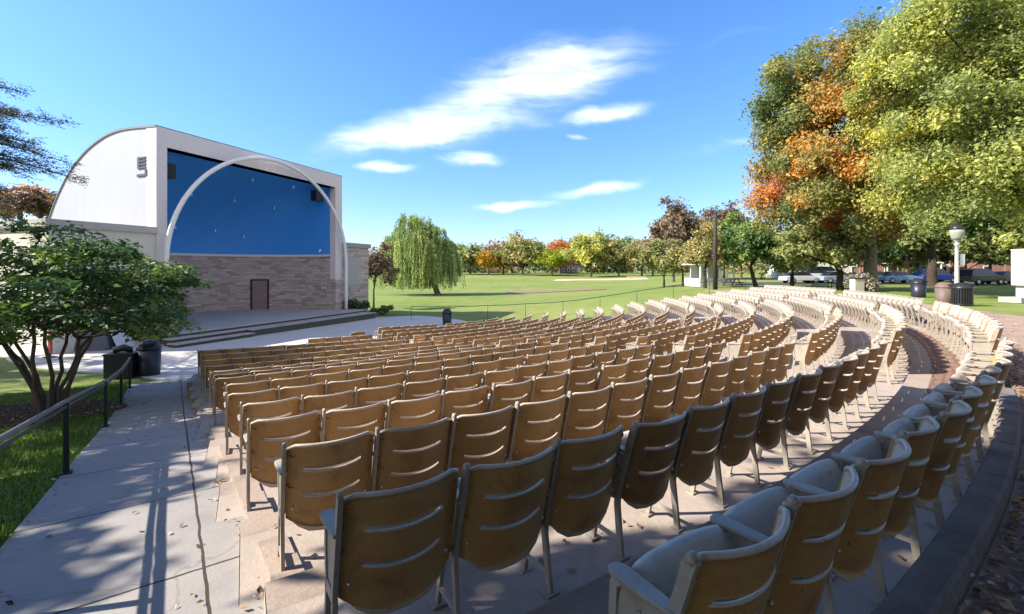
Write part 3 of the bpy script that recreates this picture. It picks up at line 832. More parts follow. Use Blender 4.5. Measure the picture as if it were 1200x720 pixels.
# arch
ac, ar_r, az = 6.32, 6.2, 3.78
mb = MB()
path = [B(ac - ar_r, 0.55, 0.3)] + [B(ac - ar_r, 0.55, z) for z in (1.4, 2.6)] + [B(ac - ar_r * math.cos(t), 0.55, az + ar_r * math.sin(t)) for t in np.linspace(0, PI, 49)] + [B(ac + ar_r, 0.55, z) for z in (2.6, 1.4, 0.3)]
mb.tube(path, 0.112, 12)
sub(mb, 'arch', M['trim'], shell)
# door on the curved wall
di = int(np.argmin([abs(600 + F * B(a, o, 0)[0] / B(a, o, 0)[1] - 303) + (1000 if i < n * .35 else 0) for i, (a, o) in enumerate(pts)]))
da_, do_ = pts[di]; ta, to = pts[di + 1][0] - pts[di - 1][0], pts[di + 1][1] - pts[di - 1][1]; Lt = math.hypot(ta, to); ta /= Lt; to /= Lt
na, no_ = to, -ta
if no_ < 0: na, no_ = -na, -no_
def D(u, w, z): return B(da_ + ta * u + na * w, do_ + to * u + no_ * w, z)
def dslab(mb, u0, u1, w0, w1, z0, z1):
    return mb.add([D(u0, w0, z0), D(u1, w0, z0), D(u1, w1, z0), D(u0, w1, z0), D(u0, w0, z1), D(u1, w0, z1), D(u1, w1, z1), D(u0, w1, z1)], [(3, 2, 1, 0), (4, 5, 6, 7), (0, 1, 5, 4), (1, 2, 6, 5), (2, 3, 7, 6), (3, 0, 4, 7)])
mb = MB(); dslab(mb, -0.50, 0.50, 0.0, 0.075, FZ, FZ + 2.12); door = sub(mb, 'door', M['door'], shell)
mb = MB(); dslab(mb, -0.60, -0.505, 0.0, 0.11, FZ, FZ + 2.22); dslab(mb, 0.505, 0.60, 0.0, 0.11, FZ, FZ + 2.22); dslab(mb, -0.505, 0.505, 0.0, 0.11, FZ + 2.125, FZ + 2.22); sub(mb, 'door_frame', M['dark'], door)
mb = MB(); dslab(mb, 0.36, 0.42, 0.075, 0.13, FZ + 0.98, FZ + 1.02); dslab(mb, 0.28, 0.42, 0.13, 0.15, FZ + 0.98, FZ + 1.02); sub(mb, 'handle', M['grey_metal'], door)
# small white spot fittings on the blue wall
for px, py in ((203, 267), (220, 227), (243.5, 198.5), (249, 270), (274, 235), (288.5, 274.5), (299, 209), (319.5, 242), (344, 219), (391, 291)):
    def perr(q):
        X_, Y_, Z_ = B(*q); return (600 + F * X_ / Y_ - px) ** 2 + (316 - F * (Z_ - EYE) / Y_ - py) ** 2
    a, o, z = min((q for row in dome[1:-1] for q in row[int(nn * 0.28):-1]), key=perr)
    mb = MB(); cx_, cy_ = MID - a, -1.5 - o; l_ = math.hypot(cx_, cy_)
    q0 = B(a, o, z); q1 = B(a + cx_ / l_ * 0.22, o + cy_ / l_ * 0.22, z); q2 = B(a + cx_ / l_ * 0.24, o + cy_ / l_ * 0.24, z - 0.16)
    mb.tube([q0, q1], 0.025, 8); mb.tube([B(a + cx_ / l_ * 0.16, o + cy_ / l_ * 0.16, z + 0.05), q2], [0.05, 0.062], 10)
    sub(mb, 'spot_fitting', M['lamp_white'], shell)
# mark on the side wall : four-bar comb over a hook
def wall_bar(mb, t0, t1, z0, z1): return slab(mb, -0.05, -0.0, -t0, -t1, z0, z1)
mb = MB()
wall_bar(mb, 1.16, 1.32, 8.30, 8.88)
for z in (8.78, 8.63, 8.47, 8.31): wall_bar(mb, 0.68, 1.16, z, z + 0.085)
wall_bar(mb, 0.62, 0.76, 7.93, 8.25); wall_bar(mb, 0.76, 1.36, 7.93, 8.04)
sub(mb, 'emblem', M['emblem'], shell)
# stage floor and steps
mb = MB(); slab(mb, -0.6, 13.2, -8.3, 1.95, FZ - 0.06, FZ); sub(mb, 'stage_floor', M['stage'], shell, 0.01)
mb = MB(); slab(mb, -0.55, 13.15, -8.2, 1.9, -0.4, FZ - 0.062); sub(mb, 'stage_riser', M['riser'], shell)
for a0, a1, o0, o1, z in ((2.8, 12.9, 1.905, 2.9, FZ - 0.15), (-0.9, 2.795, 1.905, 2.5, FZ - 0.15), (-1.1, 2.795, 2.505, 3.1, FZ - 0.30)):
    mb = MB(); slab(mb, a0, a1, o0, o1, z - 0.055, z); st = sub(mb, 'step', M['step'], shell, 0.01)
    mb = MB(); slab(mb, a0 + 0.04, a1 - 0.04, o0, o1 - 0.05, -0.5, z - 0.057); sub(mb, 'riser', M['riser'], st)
# stone block at the end of the steps
pil = MB(); slab(pil, -0.55, 0.2, 0.35, 0.95, FZ, 2.05); sub(pil, 'stone_block', surf('block_stone', (0.45, 0.38, 0.30), 0.9, 0.25, 3, 0.5, 14), shell, 0.02)
# annexes
AZ = 5.42
mb = MB(); slab(mb, -3.95, -0.002, -7.0, 0.0, -0.4, AZ - 0.3); ann = sub(mb, 'annex', M['cream_wall'], shell)
mb = MB(); slab(mb, -4.1, -0.004, -7.1, 0.14, AZ - 0.3, AZ); sub(mb, 'roof_edge', surf('annex_edge', (0.42, 0.40, 0.37), 0.7, 0.1), ann)
mb = MB(); slab(mb, BW + 0.002, 15.75, -6.0, 0.0, -0.5, AZ - 0.33); ann2 = sub(mb, 'annex', M['stone'], shell, uvfn=uv_front)
mb = MB(); slab(mb, BW + 0.004, 15.9, -6.1, 0.12, AZ - 0.33, AZ); sub(mb, 'roof_edge', surf('annex_edge2', (0.30, 0.32, 0.31), 0.7, 0.1), ann2)
mb = MB(); slab(mb, 13.25, 14.6, 0.0, 0.04, 2.15, 4.25); sub(mb, 'wall_panel', surf('grey_panel', (0.40, 0.385, 0.375), 0.7, 0.08), ann2)

# loudspeakers hung at the top corners
for px, py, lab in ((204, 196, 'dark loudspeaker hung at the top corner beside the curved white side wall'), (384, 224, 'dark loudspeaker hung at the top corner towards the willow')):
    a = 1.0 if px < 300 else 11.2
    t = thing('loudspeaker', lab, 'loudspeaker', B(a, -0.9, 8.1 if px < 300 else 8.35), math.atan2(E[1], E[0]))
    mb = MB(); mb.box((0, 0, 0.3), (0.7, 0.5, 0.75)); mb.build('cabinet', M['darkblue'], t, 0.02)
    mb = MB(); mb.box((0, -0.262, 0.3), (0.62, 0.02, 0.66)); mb.build('grille', M['dark'], t)
    mb = MB(); mb.tube([(0, 0, 0.675), (0, 0, 1.25 if px < 300 else 1.0)], 0.03, 8); mb.build('bracket', M['dark'], t)

# ------------------------------------------------------------------ trees
def leaf_cloud(cent, nrm, size, aspect=0.55, jitter=0.8, r=rng):
    n = len(cent)
    d = nrm + r.normal(0, jitter, (n, 3)); d /= np.linalg.norm(d, axis=1, keepdims=True) + 1e-9
    t = r.normal(0, 1, (n, 3)); u = np.cross(d, t); u /= np.linalg.norm(u, axis=1, keepdims=True) + 1e-9
    v = np.cross(d, u)
    s = size * np.clip(r.lognormal(-0.06, 0.38, (n, 1)), 0.4, 2.2)
    bend = d * s * 0.18
    V = np.stack([cent - u * s, cent - v * s * aspect + bend, cent + u * s, cent + v * s * aspect + bend], 1).reshape(-1, 3)
    Q = np.arange(4 * n).reshape(n, 4)
    return V, Q

def clumps_in(c, rad, n, r, low=-0.55, power=0.45, lob=0.25, boxy=1.0):
    out = []
    ph = r.uniform(0, 6.28, 6)
    while len(out) < n:
        d = r.normal(0, 1, 3); d /= np.linalg.norm(d)
        if d[2] < low: continue
        if boxy != 1.0: d = np.sign(d) * np.abs(d) ** boxy
        az = math.atan2(d[1], d[0])
        k = 1 + lob * (0.5 * math.sin(2 * az + ph[0]) + 0.5 * math.sin(3 * az + 4 * d[2] + ph[1]) + 0.4 * math.sin(5 * d[2] + ph[2]))
        q = r.uniform(0.12, 1) ** power
        out.append(np.array(c) + d * np.array(rad) * q * k * r.uniform(0.9, 1.08))
    return np.array(out)

def crown_mesh(cl, n_per, cr, size, tints, r, flat=0.75, aspect=0.55, up=0.6, centre=None):
    C_, Nn, T = [], [], []
    for i, c in enumerate(cl):
        rr = cr * r.uniform(0.6, 1.3); m = int(n_per * r.uniform(0.7, 1.3) * (rr / cr) ** 2)
        d = r.normal(0, 1, (m, 3)); d /= np.linalg.norm(d, axis=1, keepdims=True)
        q = r.uniform(0.0, 1, (m, 1)) ** 0.5
        p = c + d * q * rr * np.array([1, 1, flat]) + r.normal(0, rr * 0.24, (m, 3))
        out = (p - centre) if centre is not None else d
        out = out / (np.linalg.norm(out, axis=1, keepdims=True) + 1e-6)
        C_.append(p); Nn.append(out * 0.5 + d * 0.4 + np.array([0, 0, up])); T.append(np.full(m, tints[i]) + r.normal(0, 0.05, m))
    C_ = np.concatenate(C_); Nn = np.concatenate(Nn); T = np.concatenate(T)
    V, Q = leaf_cloud(C_, Nn, size, aspect, 0.7, r)
    return V, Q, T

def limb(mb, p0, p1, r0, r1, r, sag=0.12, n=6, sides=7):
    p0, p1 = np.array(p0, float), np.array(p1, float)
    d = p1 - p0; ln = np.linalg.norm(d)
    off = r.normal(0, 0.07, 3) * ln; off[2] += sag * ln
    path = []; rad = []
    for i in range(n + 1):
        t = i / n
        path.append(tuple(p0 + d * t + off * 4 * t * (1 - t) * 0.6 + r.normal(0, 0.012 * ln, 3) * (0 < i < n)))
        rad.append(r0 + (r1 - r0) * t)
    mb.tube(path, rad, sides)

def tree(name, label, x, y, top, cw, cd, low, m_leaf, m_bark, nclump, n_per, cr, size, tintfn, seed, trunk_r, group=None, trunk_h=None, lean=(0, 0), cat='tree', low_cut=-0.55, off=(0, 0), lob=0.25, flat=0.75, limbs=14, zb=None, power=0.45, boxy=1.0):
    r = np.random.default_rng(seed)
    z0 = gz(x, y) - 0.1 if zb is None else zb
    t = thing(name, label, cat, (x, y, z0), 0, group)
    cz = (top + low) / 2; cen = np.array([off[0], off[1], cz - z0]); rad = (cw / 2, cd / 2, (top - low) / 2)
    cl = clumps_in(cen, rad, nclump, r, low_cut, power, lob, boxy)
    tints = np.array([tintfn(c - cen, r) for c in cl])
    V, Q, T = crown_mesh(cl, n_per, cr, size, tints, r, flat, centre=cen)
    me = bpy.data.meshes.new('crown'); raw_mesh(me, V, Q, [m_leaf], False, T); link(bpy.data.objects.new('crown', me), t)
    mb = MB()
    th = trunk_h or (low - z0) * 1.15 + 0.3
    tp = np.array([lean[0], lean[1], th])
    mb.tube([(0, 0, -0.3), (0, 0, 0.0), tuple(tp * 0.12), tuple(tp * 0.45 + r.normal(0, .03, 3) * trunk_r), tuple(tp)], [trunk_r * 1.7, trunk_r * 1.45, trunk_r * 1.1, trunk_r * 0.95, trunk_r * 0.8], 12)
    top_pt = np.array([off[0] * 0.7 + lean[0], off[1] * 0.7 + lean[1], cen[2] + rad[2] * 0.6])
    limb(mb, tp - np.array([0, 0, 0.05]), top_pt, trunk_r * 0.75, trunk_r * 0.12, r, 0.0)
    for j in range(min(limbs, len(cl))):
        c = cl[r.integers(len(cl))]
        s_ = tp + (top_pt - tp) * r.uniform(0, 0.55)
        limb(mb, s_, c, trunk_r * r.uniform(0.28, 0.5), trunk_r * 0.05, r, 0.05)
    mb.build('trunk', m_bark, t, fix=False)
    return t

LM = {}
LM['maple'] = leafmat('maple_leaves', [(0.0, (0.10, 0.145, 0.05)), (0.30, (0.235, 0.25, 0.08)), (0.46, (0.37, 0.26, 0.08)), (0.62, (0.50, 0.25, 0.065)), (0.80, (0.58, 0.30, 0.075)), (0.92, (0.48, 0.19, 0.075)), (1.0, (0.42, 0.15, 0.11))], 0.4)
LM['green'] = leafmat('yellowgreen_leaves', [(0.0, (0.130, 0.176, 0.058)), (0.45, (0.305, 0.345, 0.111)), (0.75, (0.468, 0.448, 0.124)), (1.0, (0.620, 0.559, 0.091))], 0.42)
LM['dark'] = leafmat('dark_green_leaves', [(0.0, (0.034, 0.072, 0.025)), (0.6, (0.086, 0.147, 0.044)), (1.0, (0.216, 0.284, 0.069))], 0.3)
LM['olive'] = leafmat('olive_leaves', [(0.0, (0.110, 0.144, 0.048)), (0.5, (0.241, 0.254, 0.089)), (1.0, (0.413, 0.323, 0.138))], 0.35)
LM['brown'] = leafmat('brown_leaves', [(0.0, (0.094, 0.075, 0.044)), (0.5, (0.163, 0.106, 0.069)), (1.0, (0.237, 0.150, 0.100))], 0.3)
LM['gold'] = leafmat('gold_leaves', [(0.0, (0.220, 0.187, 0.033)), (0.5, (0.440, 0.275, 0.028)), (1.0, (0.506, 0.209, 0.033))], 0.4)
LM['orange'] = leafmat('orange_leaves', [(0.0, (0.22, 0.14, 0.05)), (0.5, (0.40, 0.19, 0.055)), (1.0, (0.44, 0.16, 0.06))], 0.4)
LM['lime'] = leafmat('lime_leaves', [(0.0, (0.110, 0.165, 0.022)), (0.5, (0.242, 0.308, 0.022)), (1.0, (0.352, 0.363, 0.044))], 0.4)
LM['pale'] = leafmat('pale_green_leaves', [(0.0, (0.098, 0.140, 0.049)), (0.5, (0.182, 0.231, 0.070)), (1.0, (0.280, 0.280, 0.098))], 0.35)
LM['shade'] = leafmat('shade_tree_leaves', [(0.0, (0.05, 0.055, 0.03)), (0.5, (0.11, 0.11, 0.06)), (1.0, (0.17, 0.15, 0.09))], 0.25)
LM['willow'] = leafmat('willow_leaves', [(0.0, (0.104, 0.163, 0.058)), (0.5, (0.247, 0.319, 0.111)), (1.0, (0.429, 0.468, 0.169))], 0.35)
LM['purple'] = leafmat('purple_brown_leaves', [(0.0, (0.12, 0.085, 0.055)), (0.5, (0.22, 0.165, 0.11)), (1.0, (0.31, 0.24, 0.16))], 0.3)
LM['conifer'] = leafmat('conifer_needles', [(0.0, (0.014, 0.026, 0.014)), (0.5, (0.035, 0.052, 0.028)), (1.0, (0.09, 0.10, 0.06))], 0.2)
LM['grey'] = leafmat('grey_shrub_leaves', [(0.0, (0.14, 0.13, 0.10)), (0.5, (0.26, 0.24, 0.19)), (1.0, (0.36, 0.33, 0.27))], 0.3)

def ztop(py, Y): return EYE + (316 - py) / F * Y
plain = lambda lo, hi: (lambda d, r: r.uniform(lo, hi))

# big maple turning orange, beyond the seats
def maple_tint(d, r):
    # orange down the middle and lower side of the crown, green at the top and edges
    a = math.exp(-((d[0] - 1.2) / 3.4) ** 2) * math.exp(-((d[2] + 2.8) / 7.0) ** 2)
    b = 0.45 * math.exp(-((d[0] + 4.5) / 2.5) ** 2) * math.exp(-((d[2] + 3) / 3.5) ** 2)
    v = 0.18 + 0.60 * max(a, b) + r.normal(0, 0.22)
    return float(np.clip(v, 0.02, 0.97))
x, y = pt(1020, 36)
tree('maple_tree', 'tall maple turning from green to orange, with a thick grey trunk beyond the seats', x, y, ztop(38, 36), 12.4, 11, ztop(298, 36), LM['maple'], M['bark_grey'], 290, 760, 1.2, 0.108, maple_tint, 11, 0.47, trunk_h=4.3, off=(-2.0, 0), lob=0.16, limbs=26, power=0.42, low_cut=-0.85, boxy=0.82)
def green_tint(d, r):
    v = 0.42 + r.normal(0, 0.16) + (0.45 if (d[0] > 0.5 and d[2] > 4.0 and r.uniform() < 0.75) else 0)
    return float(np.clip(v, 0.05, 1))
x, y = pt(1236, 24)
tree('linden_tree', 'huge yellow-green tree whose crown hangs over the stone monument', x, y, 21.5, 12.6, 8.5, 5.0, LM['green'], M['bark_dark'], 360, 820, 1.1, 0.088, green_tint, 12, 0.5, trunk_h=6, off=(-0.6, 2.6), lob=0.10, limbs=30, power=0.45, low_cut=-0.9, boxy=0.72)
x, y = pt(1092, 46)
tree('shade_tree', 'dark spreading tree with forked trunk behind the lamp post', x, y, 12.5, 13, 11, 5.6, LM['dark'], M['bark_dark'], 60, 200, 1.3, 0.24, plain(0.2, 0.8), 13, 0.42, trunk_h=3.0, limbs=18)
x, y = pt(984, 37)
tree('small_tree', 'low dark-trunked green tree standing in front of the maple trunk', x, y, ztop(268, 37), 7.4, 6, ztop(325, 37) + 0.2, LM['olive'], M['bark_dark'], 44, 170, 0.8, 0.16, plain(0.1, 0.6), 14, 0.26, trunk_h=1.7, off=(-1.6, 0), limbs=14)
x, y = pt(1190, 62)
tree('street_tree', 'green tree on the street side behind the parked blue car', x, y, 14, 13, 10, 4.2, LM['green'], M['bark'], 50, 170, 1.5, 0.3, plain(0.1, 0.6), 15, 0.3)
x, y = pt(1062, 64)
tree('street_tree', 'pale green tree on the street side in front of the white porch columns', x, y, 10, 7, 7, 5.3, LM['pale'], M['bark'], 26, 130, 1.2, 0.26, plain(0.3, 0.9), 16, 0.2)
x, y = pt(952, 58)
tree('street_tree', 'olive tree standing just before the parked white cars', x, y, 11, 11, 8, 4.4, LM['olive'], M['bark'], 40, 150, 1.4, 0.28, plain(0.1, 0.8), 17, 0.25)
for lab, px, Y, tp, w_, lo_, mk, sd in (('dense olive tree on the street side hiding the brick houses', 1118, 62, 11, 9, 2.6, 'olive', 81), ('full green tree on the street side beyond the monument', 1222, 56, 13, 10, 4.0, 'green', 82), ('dark tree behind the maple trunk on the street side', 1008, 66, 12, 9, 3.2, 'dark', 83), ('pale green tree beyond the black SUV', 1160, 66, 10, 7.5, 3.4, 'pale', 84), ('low olive tree in front of the porch of the brick house', 1058, 68, 9, 8, 2.4, 'olive', 85), ('bushy green tree between the deep blue car and the black SUV', 1132, 62, 10, 8, 2.4, 'pale', 86)):
    x, y = pt(px, Y); tree('street_tree', lab, x, y, tp, w_, w_, lo_, LM[mk], M['bark'], 44, 150, 1.2, 0.26, plain(0.1, 0.7), sd, 0.22)
# group of trees near the dark pole
specs = [
 ('brown-purple tall tree with airy crown left of the wooden pole', 789, 84, 241, 52, 300, 'purple', 0.1, 0.9, 46, 120, 1.3, 0.26, 'park_tree'),
 ('yellow-olive tree standing between the purple-brown tree and the wooden pole', 815, 92, 252, 46, 305, 'olive', 0.5, 1.0, 36, 130, 1.4, 0.28, 'park_tree'),
 ('grey-brown thin tree whose top shows above the wooden pole', 848, 98, 236, 46, 290, 'brown', 0.2, 0.8, 40, 90, 1.3, 0.26, 'park_tree'),
 ('rounded deep green tree just beyond the wooden pole', 868, 80, 256, 52, 312, 'dark', 0.5, 1.0, 46, 150, 1.3, 0.28, 'park_tree'),
 ('bright green tree between the wooden pole and the maple', 893, 88, 262, 40, 310, 'lime', 0.0, 0.5, 30, 130, 1.3, 0.28, 'park_tree'),
]
for lab, px, Y, ty, wpx, by, mk, lo, hi, nc, npr, cr, sz, nm in specs:
    x, y = pt(px, Y); tree(nm, lab, x, y, ztop(ty + 3, Y), wpx / F * Y * 1.15, wpx / F * Y * 0.9, ztop(by + 4, Y), LM[mk], M['bark'], int(nc * 1.4), int(npr * 1.5), cr, sz, plain(lo, hi), int(px), 0.26, lob=0.3)
specs = [
 ('tan small tree with forked trunk in front of the white kiosk', 826, 45, 272, 40, 321, 'olive', 0.55, 1.0, 34, 140, 0.62, 0.13, 0.16, (0, 0)),
 ('olive small tree with drooping crown at the lawn edge', 778, 60, 283, 46, 329, 'olive', 0.1, 0.7, 34, 140, 0.85, 0.17, 0.16, (0, 0)),
 ('slender tan tree between the drooping olive tree and the kiosk', 800, 58, 290, 30, 322, 'olive', 0.4, 1.0, 24, 110, 0.7, 0.15, 0.13, (0, 0)),
 ('dark leaning tree with wide flat crown beside the kiosk', 886, 45, 268, 78, 322, 'dark', 0.4, 1.0, 52, 140, 0.8, 0.15, 0.2, (-0.5, 0)),
 ('olive broad tree with low crown between the leaning tree and the maple', 928, 47, 272, 66, 326, 'olive', 0.1, 0.7, 44, 140, 0.85, 0.17, 0.2, (0, 0)),
]
for lab, px, Y, ty, wpx, by, mk, lo, hi, nc, npr, cr, sz, tr, ln in specs:
    x, y = pt(px, Y); tree('small_tree', lab, x, y, ztop(ty, Y), wpx / F * Y, wpx / F * Y * 0.9, ztop(by, Y), LM[mk], M['bark_dark'], nc, npr, cr, sz, plain(lo, hi), int(px) + 3, tr, lean=ln, lob=0.25, limbs=12)
# far edge of the lawn
far_specs = [
 ('round pale green tree beyond the lawn just beside the willow', 551, 178, 290, 42, 312, 'pale', 0.3, 1.0),
 ('dark green tree peeping out behind the willow top', 528, 185, 284, 30, 312, 'dark', 0.5, 1.0),
 ('small golden tree at the far lawn edge', 573, 172, 296, 24, 314, 'gold', 0.1, 0.8),
 ('rusty brown tree beside the golden one', 590, 176, 297, 18, 314, 'orange', 0.0, 0.5),
 ('tall olive tree with dense crown beyond the lawn', 612, 165, 279, 44, 313, 'olive', 0.1, 0.8),
 ('bright lime tree standing in front of the orange one', 647, 158, 294, 26, 314, 'lime', 0.3, 1.0),
 ('orange tree behind the lime green one', 656, 182, 286, 34, 310, 'orange', 0.3, 1.0),
 ('purple-brown tree rising behind the distant white house', 672, 205, 283, 40, 308, 'purple', 0.3, 1.0),
 ('tall yellow-green tree by the sand strip', 693, 150, 275, 38, 313, 'green', 0.3, 0.8),
 ('rounded olive-grey tree behind the sand strip', 725, 150, 282, 34, 313, 'olive', 0.3, 0.9),
 ('smaller olive-grey tree at the end of the sand strip', 752, 152, 288, 30, 314, 'olive', 0.2, 0.7),
 ('deep green treetop behind the olive-grey trees', 738, 190, 280, 36, 312, 'dark', 0.5, 1.0),
 ('brownish green tree far behind the golden one', 600, 210, 288, 60, 312, 'brown', 0.3, 1.0),
 ('pale treetop far behind the tall yellow-green tree', 708, 215, 286, 60, 311, 'pale', 0.1, 0.6),
 ('low olive tree at the back of the purple-brown tree group', 765, 150, 290, 36, 314, 'olive', 0.1, 0.6),
]
for lab, px, Y, ty, wpx, by, mk, lo, hi in far_specs:
    x, y = pt(px, Y); w = wpx / F * Y * 1.3
    tree('far_tree', lab, x, y, ztop(ty, Y), w, w * 0.9, ztop(by, Y), LM[mk], M['bark'], 60, 95, w * 0.13, w * 0.024 + 0.1, plain(lo, hi), int(px) + 40, 0.3, 'trees along the far edge of the lawn', lob=0.22, limbs=8, low_cut=-0.75)
# hedge and woodland mass closing the far side
def wood_mass(name, segs, m, seed, n, size):
    r = np.random.default_rng(seed); C_ = []; T = []
    for (xa, ya, xb, yb, h) in segs:
        k = int(n * math.hypot(xb - xa, yb - ya))
        u = r.uniform(0, 1, k); px_ = xa + (xb - xa) * u; py_ = ya + (yb - ya) * u + r.normal(0, 2, k)
        hh = h * (0.6 + 0.4 * np.sin(u * 23 + seed) * np.sin(u * 9.1)) 
        zz = ground_z(px_, py_) + r.uniform(0, 1, k) ** 0.7 * np.maximum(hh, 1.2)
        C_.append(np.stack([px_, py_, zz], -1)); T.append(0.5 + 0.4 * np.sin(u * 31) + r.normal(0, .1, k))
    C_ = np.concatenate(C_); T = np.concatenate(T)
    V, Q = leaf_cloud(C_, np.tile([0, -0.5, 0.7], (len(C_), 1)), size, 0.6, 0.8, r)
    me = bpy.data.meshes.new(name); raw_mesh(me, V, Q, [m], False, T)
    return tag(link(bpy.data.objects.new(name, me)), kind='stuff')
wood_mass('far_woods', [(-150, 240, 20, 236, 11), (20, 236, 110, 228, 11), (80, 170, 170, 130, 10), (90, 118, 190, 96, 9)], LM['olive'], 5, 120, 0.5)
wood_mass('rear_sky_screen_foliage', [(-30, -20, 10, -24, 6), (10, -24, 40, -17, 6), (40, -17, 58, -2, 6)], LM['dark'], 8, 150, 0.4)  # unseen foliage band added behind the viewer to block low sky light
wood_mass('left_woods_foliage', [(-140, 60, -80, 120, 10), (-85, 115, -150, 200, 11)], LM['brown'], 6, 50, 0.5)

# willow
x, y = pt(513, 67)
wz = gz(x, y)
wt = thing('willow_tree', 'weeping willow with hanging strands and leaning trunk on the lawn', 'tree', (x, y, wz - 0.05))
r = np.random.default_rng(21)
strC, strN, strT = [], [], []
Hm = ztop(257, 67) - wz
cxw = -3.0
lobes = [(a_ * 0.93 - 1.5, b_, c_, d_) for a_, b_, c_, d_ in [(-5.2, 0.3, Hm - 3.5, 1.9), (-2.7, -0.6, Hm - 0.5, 1.7), (-3.4, 1.2, Hm - 1.7, 1.8), (-0.6, 0.2, Hm - 1.3, 1.9), (1.2, -0.3, Hm - 2.3, 1.6), (2.6, 1.1, Hm - 3.9, 1.5), (-1.5, -1.8, Hm - 3.0, 1.8), (-6.6, 0.6, Hm - 5.0, 1.4), (-1.0, 2.2, Hm - 2.0, 1.8), (-4.2, -1.5, Hm - 4.2, 1.7), (0.6, -1.5, Hm - 4.4, 1.6), (3.3, -0.4, Hm - 5.4, 1.3)]]
for lx_, ly_, lz_, lr in lobes:
    for s in range(46):
        d = r.normal(0, 1, 3); d /= np.linalg.norm(d); d[2] = abs(d[2]) * 0.8 + 0.05
        p0 = np.array([lx_, ly_, lz_]) + d * lr * r.uniform(0.6, 1.05)
        end = max(0.9 + r.uniform(0, 2.4), 0.5) if r.uniform() < 0.7 else p0[2] * r.uniform(0.35, 0.7)
        if p0[2] < end + 0.5: continue
        mm = int((p0[2] - end) / 0.20)
        tt = np.linspace(0, 1, mm)
        out = np.array([d[0], d[1], 0]); 
        sw_ = r.normal(0, 0.25, 2)
        P = np.stack([p0[0] + out[0] * (1 - np.exp(-3 * tt)) * 0.9 + sw_[0] * tt, p0[1] + out[1] * (1 - np.exp(-3 * tt)) * 0.9 + sw_[1] * tt, p0[2] + 0.35 * np.sin(np.minimum(tt * 9, PI)) * 0.5 - (p0[2] - end) * tt ** 1.15], -1)
        tn_ = r.uniform(0.0, 1.0)
        for rep in range(5):
            strC.append(P + r.normal(0, 0.16, 3) * np.array([1, 1, 0.5]) + r.normal(0, 0.05, P.shape)); strT.append(np.full(mm, tn_) + r.normal(0, .08, mm))
strC = np.concatenate(strC); strT = np.concatenate(strT)
n_ = len(strC)
ax = np.tile([0, 0, -1.0], (n_, 1)) + r.normal(0, 0.25, (n_, 3)); ax /= np.linalg.norm(ax, axis=1, keepdims=True)
sd_ = np.cross(ax, r.normal(0, 1, (n_, 3))); sd_ /= np.linalg.norm(sd_, axis=1, keepdims=True)
hl = 0.17 * r.uniform(0.7, 1.3, (n_, 1)); wl = 0.05
Vw = np.stack([strC - ax * hl, strC + sd_ * wl, strC + ax * hl, strC - sd_ * wl], 1).reshape(-1, 3)
me = bpy.data.meshes.new('crown'); raw_mesh(me, Vw, np.arange(4 * n_).reshape(n_, 4), [LM['willow']], False, strT); link(bpy.data.objects.new('crown', me), wt)
mb = MB(); mb.tube([(0.15, 0, -0.2), (0, 0, 0.2), (-0.5, 0, 1.6), (-1.1, 0, 3.2), (-1.6, 0, 5)], [0.6, 0.45, 0.36, 0.32, 0.28], 10)
for l in lobes: limb(mb, (-1.5, 0, 4.6), (l[0], l[1], l[2]), 0.17, 0.04, r, 0.1)
mb.build('trunk', M['bark'], wt, fix=False)

# thin tree by the annex
x, y = pt(438, 42)
tree('young_tree', 'thin reddish-green tree standing at the corner of the stone annex', x, y, ztop(291, 42), 3.5, 3.0, ztop(340, 42), LM['brown'], M['bark_dark'], 30, 110, 0.5, 0.11, plain(0.0, 0.6), 31, 0.09, trunk_h=1.8, off=(0.5, 0), limbs=12, lob=0.3)
def bush(name, label, x, y, w, d, h, m, n, size, seed, lo=0.1, hi=0.9, zb=None, cat='bush'):
    r = np.random.default_rng(seed); z0 = (gz(x, y) if zb is None else zb) - 0.02
    t = thing(name, label, cat, (x, y, z0))
    cl = clumps_in((0, 0, h * 0.45), (w / 2, d / 2, h * 0.55), 16, r, -0.3, 0.5, 0.3)
    V, Q, T = crown_mesh(cl, n, min(w, h) * 0.24, size, r.uniform(lo, hi, 16), r)
    me = bpy.data.meshes.new('foliage'); raw_mesh(me, V, Q, [m], False, T); link(bpy.data.objects.new('foliage', me), t)
    mb = MB()
    for c in cl[:10]: limb(mb, (0, 0, -0.05), c, 0.025, 0.008, r, 0.05, 4, 5)
    mb.build('stem', M['bark_dark'], t, fix=False)
    return t
bx_, by_, _ = B(13.4, 0.75, 0); bush('shrub', 'dark shrub at the foot of the stone annex beside the arch', bx_, by_, 2.2, 1.2, 1.25, LM['dark'], 160, 0.08, 41, 0.0, 0.5)
bx_, by_, _ = B(15.3, 1.6, 0); bush('shrub', 'low olive shrub at the end of the stage steps', bx_, by_, 1.7, 1.2, 0.75, LM['olive'], 120, 0.07, 42, 0.0, 0.4)
x, y = pt(1012, 34.5); bush('shrub', 'pale grey shrub against the maple trunk', x, y, 1.9, 1.2, 1.45, LM['grey'], 160, 0.09, 43)

